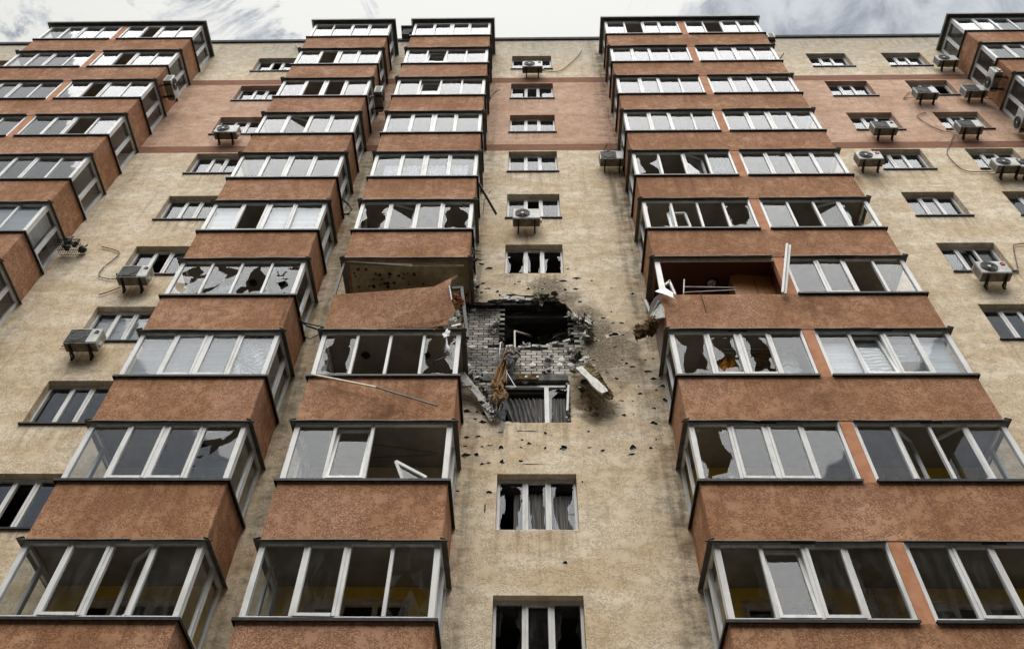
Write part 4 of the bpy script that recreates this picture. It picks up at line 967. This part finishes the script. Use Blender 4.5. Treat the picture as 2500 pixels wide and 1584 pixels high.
for a in (.4, 2.5, 4.6): m.beam((c.x, c.y, zc6-.08), (c.x+.085*math.sin(a), c.y+.085*math.cos(a), zc6-.08), .016, .008, (0, 0, 1), 1)
m.build('ceiling_lamp', ['black', 'wood', 'pvc_cream'], BLD)
m = MB(); m.tube([C_(977, 700, -1.1), C_(965, 990, -1.1)], .016); m.tube([C_(975, 803, -1.1), C_(1690, 814, -1.0)], .013); m.tube([C_(962, 882, -1.1), C_(1690, 848, -1.0)], .013); tag(m.build('drying_rack', 'pvc', None, 0, True), 'white drying rack rails in front of the dark wood lining', 'rack')
m = MB(); a, b_ = at(1922, 597, -1.62), at(1911, 716, -1.44); m.beam(a, b_, .085, .05); m.beam(a+Vector((.05, .01, -.02)), b_+Vector((.05, .01, 0)), .02, .08); tag(m.build('window_profile', 'pvc'), 'long white window profile standing upright against the orange parapet beside the open balcony', 'profile')
m = MB(); m.beam(at(1710, 715, -1.345), at(1725, 763, -1.335), .015, .01); tag(m.build('loose_cable', 'black'), 'short black cable hanging over the parapet of the open balcony', 'cable')
m = MB(); W5 = lambda x, y, Y: at(1660+x/2.8667, 520+y/2.8667, Y)
e5 = [at(1630, 522, -1.13), at(1672, 521, -1.13), at(1686, 556, -1.2), at(1640, 557, -1.2)]
for i in range(4): m.beam(e5[i], e5[(i+1) % 4], .06, .045)
tag(m.build('fallen_casement', 'pvc'), 'small white casement standing loose inside the smashed glazing two floors above the laundry', 'window sash')
m = MB(); m.tube([B3(1790, 1170, -1.42), B3(1775, 1300, -1.38), B3(1785, 1360, -1.36), B3(1750, 1450, -1.36)], .02); m.crumple(B3(1775, 1225, -1.42), .07, .16, Euler((0, .2, 0)), 401, 0, .3)
for i in range(5): m.tube([B3(1775, 1350, -1.37), B3(1770+i*14, 1440, -1.36), B3(1755+i*22, 1500+i*6, -1.34)], .008, 4)
tag(m.build('dangling_cable', 'pvc', None, 0, True), 'white cable shreds dangling from the torn parapet corner over the glazing below', 'cable')
m = MB(); m.tube([t_ for t_ in (at(*t22(770, 985), -1.25), at(*t22(700, 1025), -1.3), at(*t22(650, 1040), -1.3), at(*t22(660, 1080), -1.25), at(*t22(695, 1120), -1.2))], .016); tag(m.build('dangling_cable', 'black', None, 0, True), 'black cable looping inside the broken right pane beside the bare brick', 'cable')
# rods, loose sash, lines
m = MB(); m.beam(at(763, 914, -1.44), at(918, 945, -1.50), .035, .03); m.beam(at(916, 944, -1.50), at(1068, 990, -1.60), .03, .03, (0, 0, 1), 1); tag(m.build('metal_strip', ['pvc_cream', 'grey']), 'loose metal strip slanting across the orange parapet beside the hole', 'strip')
Q = lambda x, y, Y: at(600+x/4.625, 1000+y/4.625, Y)
m, g_ = MB(), MB(); a, b_, c = Q(1700, 588, -1.12), Q(1775, 790, -1.2), Q(2040, 768, -1.15); d_ = Vector((0, .05, 0))
m.beam(a, b_, .075, .05); m.beam(a, c, .06, .05); g_.face([a+Vector((0, .02, 0)), b_+Vector((0, .02, 0)), c+Vector((0, .02, 0))])
f = tag(m.build('fallen_casement', 'pvc'), 'loose white sash leaning inside the wide open glazing left of the curtained window', 'window sash'); g_.build('pane', 'glass', f)
m = MB(); m.tube([Q(790, 295, -.9), Q(1500, 395, -.9), Q(2170, 492, -.9)], .006, 5); m.tube([Q(850, 560, -.45), Q(2160, 508, -.6)], .006, 5); tag(m.build('clothesline', 'black'), 'two thin clotheslines stretched under the ceiling behind the loose sash', 'clothesline')
Tt = lambda x, y, Y: at(830+x/2.8667, y/2.8667, Y)
m = MB(); m.beam(Tt(965, 1275, -1.3), Tt(1095, 1500, -.95), .07, .02); m.tube([Tt(1000, 1500, -.1), Tt(1010, 1400, -.15), Tt(1055, 1335, -.3)], .012); tag(m.build('hanging_strip', 'black'), 'dark strip dangling diagonally from the orange balcony near the crooked window frames', 'strip')
m = MB(); m.tube([Tt(1045, 712, -.3), Tt(1060, 670, -.3), Tt(1105, 622, -.35)], .015); m.tube([Tt(1045, 700, -.3), Tt(1085, 650, -.3), Tt(1120, 628, -.35)], .015); tag(m.build('pipe_stub', 'hose', None, 0, True), 'pair of bent pipe stubs beside a balcony on the pink storeys', 'pipes')
m = MB(); m.tube([Tt(10, 1390, -.5), Tt(60, 1430, -.5), Tt(82, 1465, -.45), Tt(60, 1500, -.4), Tt(10, 1500, -.3)], .03); tag(m.build('hose_loop', 'black', None, 0, True), 'black hose loop hanging in the gap between the two single balcony stacks', 'hose')
T4 = lambda x, y, Y: at(x/2.8667, 520+y/2.8667, Y)
m = MB(); m.tube([T4(2090, 740, -.9), T4(2150, 790, -.8), T4(2265, 830, -.9)], .022); m.tube([T4(2090, 760, -.9), T4(2270, 800, -.9)], .016); m.tube([T4(2120, 860, -.6), T4(2170, 880, -.6), T4(2230, 850, -.6)], .012); tag(m.build('loose_pipes', 'black', None, 0, True), 'black pipes bridging the gap between the two balcony stacks beside the torn parapet', 'pipes')
m = MB(); m.tube([T4(2030, 583, -1.36), T4(1990, 690, -1.36), T4(1955, 775, -1.36)], .008); tag(m.build('loose_cable', 'black'), 'thin black cable on the parapet below the shattered four-pane glazing', 'cable')
T3 = lambda x, y, Y: at(1660+x/2.8667, y/2.8667, Y)
m = MB(); m.tube([T3(697, 416, -.1), T3(728, 375, -.4)], .018); tag(m.build('wall_rod', 'black'), 'thin dark rod sticking out of the wall near the roof right of the double balconies', 'rod')
m = MB(); m.tube([at(725, 108, -.1), at(722, 112, -.3), at(730, 122, -.3)], .03); tag(m.build('wall_rod', 'black'), 'small bent rod at the roof edge left of the single balconies', 'rod')
# wire basket on the wall by the far left bay
m = MB()
for i in range(15):
    t = i/14; a = Vector((-12.95+t*.7, -.02, at(150, 625, 0).z)); m.tube([a, a+Vector((0, -.55, 0))], .008, 4)
for j in range(4): y = -.03-j*.17; m.tube([(-12.95, y, at(150, 625, 0).z), (-12.25, y, at(150, 625, 0).z)], .010, 4)
for i, (x, y) in enumerate(((-12.75, -.2), (-12.5, -.3), (-12.35, -.12), (-12.65, -.4))): m.clump((x, y, at(150, 625, 0).z+.14), (.1, .08, .12), 90+i, 0, 2); m.tube([(x, y, at(150, 625, 0).z+.1), (x+.05, y, at(150, 625, 0).z+.38)], .02)
tag(m.build('wire_basket', 'black'), 'black wire basket rack bracketed to the wall beside the far left balconies', 'rack')

# ---------------------------------------------------------------- curtains, blinds, laundry
def curtain(name, x0, x1, z0, z1, y, mat, label, cat, folds=8, amp=.05, slant=0., solid=0, seed=0, group=None, along='x', wob=.3):
    m = MB(); o = Vector((seed, seed*2.3, 1))
    def fn(u, v):
        n_ = noise.noise(Vector((u*4, v*1.3, 0))+o)
        d = math.sin(u*folds*6.283+n_*3*wob*3)*amp*(.55+.45*(1-v))
        a = x0+(x1-x0)*u+slant*(1-v)*(1-u*.3)
        return Vector((a, y+d, z0+(z1-z0)*v)) if along == 'x' else Vector((y+d, a, z0+(z1-z0)*v))
    m.grid(fn, max(24, folds*8), 14)
    return tag(m.build(name, mat, None, 0, True, None, solid), label, cat, group)
def blind(x0, x1, z0, z1, y, label, n=14, amp=.022, wavy=0., group=None, along='x', seed=0):
    m = MB(); nv = n*4
    def fn(u, v):
        ph = v*n+wavy*(noise.noise(Vector((u*2.2, v*2.5, seed)))+.5*math.sin(u*7+v*9))
        d = abs((ph % 1)-.5)*2*amp*2
        p = (x0+(x1-x0)*u, y-d, z0+(z1-z0)*v)
        return Vector(p) if along == 'x' else Vector((p[1], p[0], p[2]))
    m.grid(fn, 16, nv)
    return tag(m.build('window_blind', 'blind', None), label, 'blind', group)
def cells(bay, ui):
    u0, u1 = units(bay)[ui]; a, b_ = u0+.1, u1-.1; w = (b_-a)/4
    return [(a+w*i+.035, a+w*(i+1)-.035) for i in range(4)]
zg = lambda k: (BT-H*k+.06, BB-H*(k-1)-.07)
od = ('leftmost', 'second', 'third', 'rightmost')
for i, (a, b_) in enumerate(cells('B', 0)):
    z0, z1 = zg(7)
    blind(a, b_, z0, z1-.02, -1.16, ('rippled white blind behind the rightmost pane below the shattered four-pane glazing' if i == 3 else 'flat pleated white blind behind the %s pane below the shattered four-pane glazing' % od[i]), 13, .03, 1.2 if i == 3 else .06, 'white pleated blinds under the shattered glazing', seed=i)
    if i != 1:
        z0, z1 = zg(5)
        blind(a, b_, z0, z1-.02, -1.17, 'smooth white blind behind the %s pane above the shattered four-pane glazing' % od[i], 5, .006, .0, 'smooth white blinds above the shattered glazing')
for i, (a, b_) in enumerate(cells('D', 1)):
    z0, z1 = zg(7)
    if i in (0, 3): blind(a, b_, z0, z1-.02, -1.15, 'smooth grey-white blind behind the %s pane of the glazing below the upright white profile' % od[i], 4, .004, 0, 'pale blinds below the upright profile')
    elif i == 1: blind(a, b_, z0, z1-.15, -1.08, 'creased white blind behind the second pane of the glazing below the upright white profile', 12, .02, .5, 'pale blinds below the upright profile', seed=4)
    else: blind(a, b_, z0+.55, z1-.1, -1.08, 'half-drawn white blind behind the third pane of the glazing below the upright white profile', 4, .05, .1, 'pale blinds below the upright profile', seed=5)
x0, x1 = WIN_X['L']; w_ = (x1-x0)/3
for i in range(3): blind(x0+.07+w_*i, x0+w_*(i+1)-.05, WB-H*6+.1, WT-H*6-.28, .30, 'white slatted blind in the %s light of the recessed window beside a boxy air conditioner' % ('left', 'middle', 'right')[i], 12, .02, .35, 'blinds of the recessed left window', seed=i+8)
a, b_ = units('A')[1]
z0, z1 = zg(5); blind(a+.1, b_-.1, z0, z1, -1.15, 'wide white slatted blind in the front of the far left bay above the wire basket', 16, .025, .1)
blind(-1.15, -.62, z0, z1, -13.20, 'grey slatted blind in the side window of the far left bay above the wire basket', 16, .025, .1, along='y')
z0, z1 = zg(4); curtain('lace_curtain', -4.2, -1.75, z0, z0+1.02, -1.12, 'lace', 'white lace curtain strung across a four-pane balcony glazing', 'curtain', 14, .03, seed=2)
z0 = w7[2]
curtain('window_curtain', -.62, .12, z0, z0+1.12, .34, 'cloth_grey', 'slanting dark grey curtain in the window under the blast hole', 'curtain', 7, .06, .32, seed=5)
curtain('window_curtain', .12, .94, z0, z0+1.12, .33, 'cloth_grey', 'straight pale grey curtain in the window under the blast hole', 'curtain', 9, .035, 0, seed=6)
z0 = WB-H*8
curtain('window_curtain', -.30, -.12, z0, z0+1.15, .36, 'cloth_grey', 'narrow grey curtain by the left mullion of the smashed three-light window', 'curtain', 2, .03, seed=7)
curtain('window_curtain', -.05, .38, z0, z0+1.15, .34, 'cloth_grey', 'grey curtain behind the middle sash of the smashed three-light window', 'curtain', 6, .03, seed=8)
curtain('window_curtain', .5, .92, z0, z0+1.12, .36, 'cloth_grey', 'grey curtain behind the right light of the smashed three-light window', 'curtain', 6, .03, seed=9)
R5 = lambda x, y, Y: at(1640+x/5.652, 760+y/5.652, Y)
ribbon('laundry', [(R5(760, 640, -.85), .30), (R5(790, 740, -.85), .42), (R5(800, 850, -.85), .3)], 'cloth_orange', 'orange laundry hanging behind the broken balcony glazing', 'laundry', 2, .04, .006, 21)
ribbon('laundry', [(R5(1240, 530, -.75), .5), (R5(1270, 640, -.75), .5), (R5(1310, 720, -.75), .4)], 'cloth_brown', 'brown patterned laundry hanging behind the broken balcony glazing', 'laundry', 1, .05, .006, 22)
ribbon('laundry', [(R5(1540, 530, -.85), .40), (R5(1590, 650, -.85), .46), (R5(1620, 750, -.85), .46), (R5(1660, 870, -.85), .46)], 'cloth_white', 'white folded laundry hanging behind the broken balcony glazing', 'laundry', 1, .03, .006, 23)
m = MB(); m.tube([R5(700, 520, -.8), R5(1680, 520, -.8)], .012); m.tube([R5(700, 570, -.7), R5(1670, 570, -.7)], .012); tag(m.build('drying_rack', 'pvc'), 'white drying bars carrying laundry behind the broken balcony glazing', 'rack')
ribbon('patterned_cloth', [(T3(300, 1130, -1.02), .42), (T3(300, 1165, -1.0), .62), (T3(310, 1195, -.98), .5)], 'lace', 'lacy white cloth behind a pane in the row of the propped-open sashes', 'curtain', 3, .03, 0, 31)
Pq = lambda x, y, Y: at(1660+x/2.857, 1050+y/2.857, Y)

# ---------------------------------------------------------------- air conditioners
def tri(mb, c, r, u, v, mi=0): mb.face([c+u*r+v*r*.2, c-u*r*.4+v*r, c-u*r-v*r*.4, c+u*.2*r-v*r], mi)
def air_con(c, label, o=Vector((0, -1, 0)), fan='round', logo=None, hoses=(), rot=0., size=(.77, .52, .28), gap=.13):
    """c = centre of the front face"""
    r = Vector((-o.y, o.x, 0)); v = Vector((0, 0, 1)); W, Hh, D = size
    base = c-o*(D+gap)-v*(Hh/2)
    t = thing('air_conditioner', label, 'air conditioner', base, 'air conditioners on the facade')
    def P(a, d, z): return c+r*a-o*d+v*z          # a across, d back from the front, z up, from the centre of the front
    def bx(mb, a0, a1, d0, d1, z0, z1, mi=0):
        V = [P(a0, d0, z0), P(a1, d0, z0), P(a1, d1, z0), P(a0, d1, z0), P(a0, d0, z1), P(a1, d0, z1), P(a1, d1, z1), P(a0, d1, z1)]
        F = [(3, 2, 1, 0), (4, 5, 6, 7), (0, 1, 5, 4), (1, 2, 6, 5), (2, 3, 7, 6), (3, 0, 4, 7)]
        mb.mesh(V, F, mi)
    def put(mb, name, mats, **k):
        ob = mb.build(name, mats, t, loc=None, **k)
        ob.matrix_parent_inverse = Matrix.Translation(-base); return ob
    m = MB(); bx(m, -W/2, W/2, 0, D, -Hh/2+.02, Hh/2)
    cs = put(m, 'casing', 'acw', bevel=.018)
    m = MB(); bx(m, -W/2+.01, W/2-.01, .01, D-.01, -Hh/2-.012, -Hh/2+.019)
    for i in range(6): bx(m, -W/2+.06+i*.12, -W/2+.14+i*.12, .04, D-.04, -Hh/2-.02, -Hh/2-.0125)
    put(m, 'base_pan', 'acrust')
    fx = -W*.15; fr_ = Hh*.40; m = MB(); cf = P(fx, -.004, .01)
    if fan == 'round':
        m.disc(cf, o, fr_, .004, 30, 0)
        for q in (1.0, .82, .64, .46, .28): m.ring(cf+o*.012, o, fr_*q, .006, 26, 1)
        for q in range(8):
            a = q*math.pi/4; m.beam(cf+o*.014, cf+o*.014+(r*math.cos(a)+v*math.sin(a))*fr_, .008, .006, (o.x, o.y, 0), 1)
        m.disc(cf+o*.012, o, fr_*.2, .012, 14, 2)
    else:
        bx(m, fx-W*.32, fx+W*.32, -.006, 0, -Hh*.43, Hh*.43, 0)
        for q in range(9): z = -Hh*.40+q*Hh*.1; bx(m, fx-W*.31, fx+W*.31, -.012, -.0065, z-.006, z+.006, 1)
        m.ring(cf+o*.012, o, fr_*.95, .006, 26, 1)
    put(m, 'fan_grille', ['acd', 'acg', 'acw'])
    m = MB()
    bx(m, -W/2-.004, -W/2, .05, D-.05, -Hh*.38, Hh*.38, 0)
    for q in range(8): z = -Hh*.34+q*Hh*.097; bx(m, -W/2-.010, -W/2-.0045, .05, D-.05, z-.008, z+.004, 1)
    for q in range(4): bx(m, W/2, W/2+.008, .06, D-.06, .03+q*.05, .045+q*.05, 1)
    put(m, 'side_louvre', ['acg', 'acw'])
    m = MB(); bx(m, W/2, W/2+.05, D*.45, D*.8, -Hh*.36, -Hh*.08); put(m, 'valve_cover', 'acw', bevel=.01)
    for sa in (-W*.3, W*.3):
        m = MB(); zb = -Hh/2-.0205
        bx(m, sa-.022, sa+.022, -.02, D+gap-.006, zb-.045, zb); bx(m, sa-.022, sa+.022, D+gap-.045, D+gap-.002, zb-.16, zb-.0455)
        m.beam(P(sa, .06, zb-.05), P(sa, D+gap-.05, zb-.13), .03, .012)
        put(m, 'bracket', 'black')
    if logo:
        m = MB(); k = P(W*.36, -.004, Hh*.26)
        if logo == 'red':
            m.ring(k, o, .055, .014, 16, 0); tri(m, k+o*.016-v*.02, .05, r, v, 0); bx(m, W*.29, W*.43, -.006, -.001, Hh*.12, Hh*.145, 1)
        else:
            m.ring(k, o, .04, .012, 14, 1); bx(m, W*.36, W*.43, -.006, -.001, Hh*.24, Hh*.27, 1); bx(m, W*.28, W*.44, -.006, -.001, Hh*.14, Hh*.165, 1)
        put(m, 'logo', ['red', 'black'])
    for h in hoses:
        m = MB(); pts = []
        for i in range(len(h)-1):
            p0, p1, p2, p3 = h[max(i-1, 0)], h[i], h[i+1], h[min(i+2, len(h)-1)]
            for j in range(6):
                u = j/6; pts.append(.5*((2*p1)+(p2-p0)*u+(2*p0-5*p1+4*p2-p3)*u*u+(3*p1-p0-3*p2+p3)*u**3))
        pts.append(h[-1]); m.tube(pts, .014, 7); put(m, 'hose', 'hose', smooth=True)
    return t
FY = -.44
S2 = lambda *pp: [Tt(x, y, -.04) for x, y in pp]; S3 = lambda *pp: [T3(x, y, -.04) for x, y in pp]; S4 = lambda *pp: [T4(x, y, -.04) for x, y in pp]
air_con(at(1299.9, 156, FY), 'air conditioner in front of the topmost recessed window of the middle column', hoses=[S2((1405, 490), (1470, 502), (1545, 495), (1600, 455), (1660, 400), (1695, 350))], logo='dark')
air_con(at(1285.5, 521, FY), 'air conditioner in front of the beige-storey window two floors above the blast hole')
air_con(at(1494, 378, FY), 'air conditioner fixed beside the double balconies just below the pink storeys', hoses=[S2((1850, 1075), (1850, 1045), (1870, 1000)), S2((1850, 1062), (1910, 1050), (1975, 1055))], fan='square')
air_con(at(553, 314, FY), 'air conditioner in front of a window on the pink left wall', hoses=[[T4(1640/1, 0, -.04), T4(1640, 0, -.04)]][:0])
air_con(at(327, 661.5, FY), 'air conditioner with a long curling hose left of a recessed window', fan='square', logo='dark', hoses=[S4((820, 462), (760, 460), (693, 440), (720, 385), (790, 330), (835, 280), (790, 255), (712, 236)), S4((845, 518), (750, 555), (688, 572))])
air_con(at(203, 819, FY), 'air conditioner beside the recessed window with white slatted blinds', fan='square', logo='dark', hoses=[S4((545, 970), (500, 940), (430, 930))])
air_con(at(2312, 141, FY), 'air conditioner right of the top-storey windows, next to the far right bay')
air_con(at(2260.7, 219.5, FY), 'air conditioner in front of the upper pink-wall window near the far right bay', fan='square', hoses=[S3((1650, 685), (1600, 683), (1565, 690), (1610, 642))])
air_con(at(2379, 214.5, FY), 'air conditioner on the pink wall close against the far right bay', fan='square', hoses=[S3((2130, 690), (2190, 692), (2270, 685))])
air_con(at(2158.8, 304, FY), 'air conditioner in front of the lower pink-wall window nearer the double balconies', fan='square', logo='dark')
air_con(at(2367, 301.5, FY), 'air conditioner with a trailing hose on the lower pink wall at the right', fan='square', hoses=[S3((1945, 928), (1850, 920), (1750, 880), (1660, 815), (1720, 788))])
air_con(at(2123, 378.5, FY), 'air conditioner with a red mark left of the window just below the pink storeys', logo='red')
air_con(at(2459, 394.5, FY), 'air conditioner with a long hose at the right-hand window just below the pink storeys', hoses=[S3((2210, 1200), (2100, 1205), (2000, 1195), (1940, 1160), (1870, 1075), (1895, 1000), (1918, 945))])
air_con(at(2517, 397, FY), 'air conditioner cut off by the right edge of the photo')
air_con(at(2426, 651.5, FY), 'large air conditioner with a red emblem in front of the lowest right recessed window', logo='red', hoses=[[t for t in (at(1660+x/2.8667, 520+y/2.8667, -.04) for x, y in ((2335, 412), (2365, 405), (2350, 320), (2335, 230), (2370, 218), (2420, 214)))]])
def onx(px, py, X):
    d = FW*FPX+RI*(px-1250)-UP*(py-792); return CAM+d*((X-CAM.x)/d.x)
for px, py, X, sg, lb in ((426, 206, -12.62, 1, 'air conditioner on the orange side of the far left bay'), (934, 218, -4.99, 1, 'air conditioner in the gap between the two single balcony stacks'),
                          (2417, 188, 16.27, -1, 'upper air conditioner on the side of the far right bay'), (2487, 292, 16.27, -1, 'lower air conditioner on the side of the far right bay at the photo edge'), (1887, 105, 9.50, 1, 'air conditioner on the roof-level right side of the double balconies')):
    q = onx(px, py, X); q.y = min(max(q.y, -.85), -.45)
    air_con(q, lb, Vector((sg, 0, 0)), 'round', size=(.72, .5, .28))
for ob in bpy.data.objects:
    if ob.type == 'MESH' and ob.name.split('.')[0] in ('pane',): pass
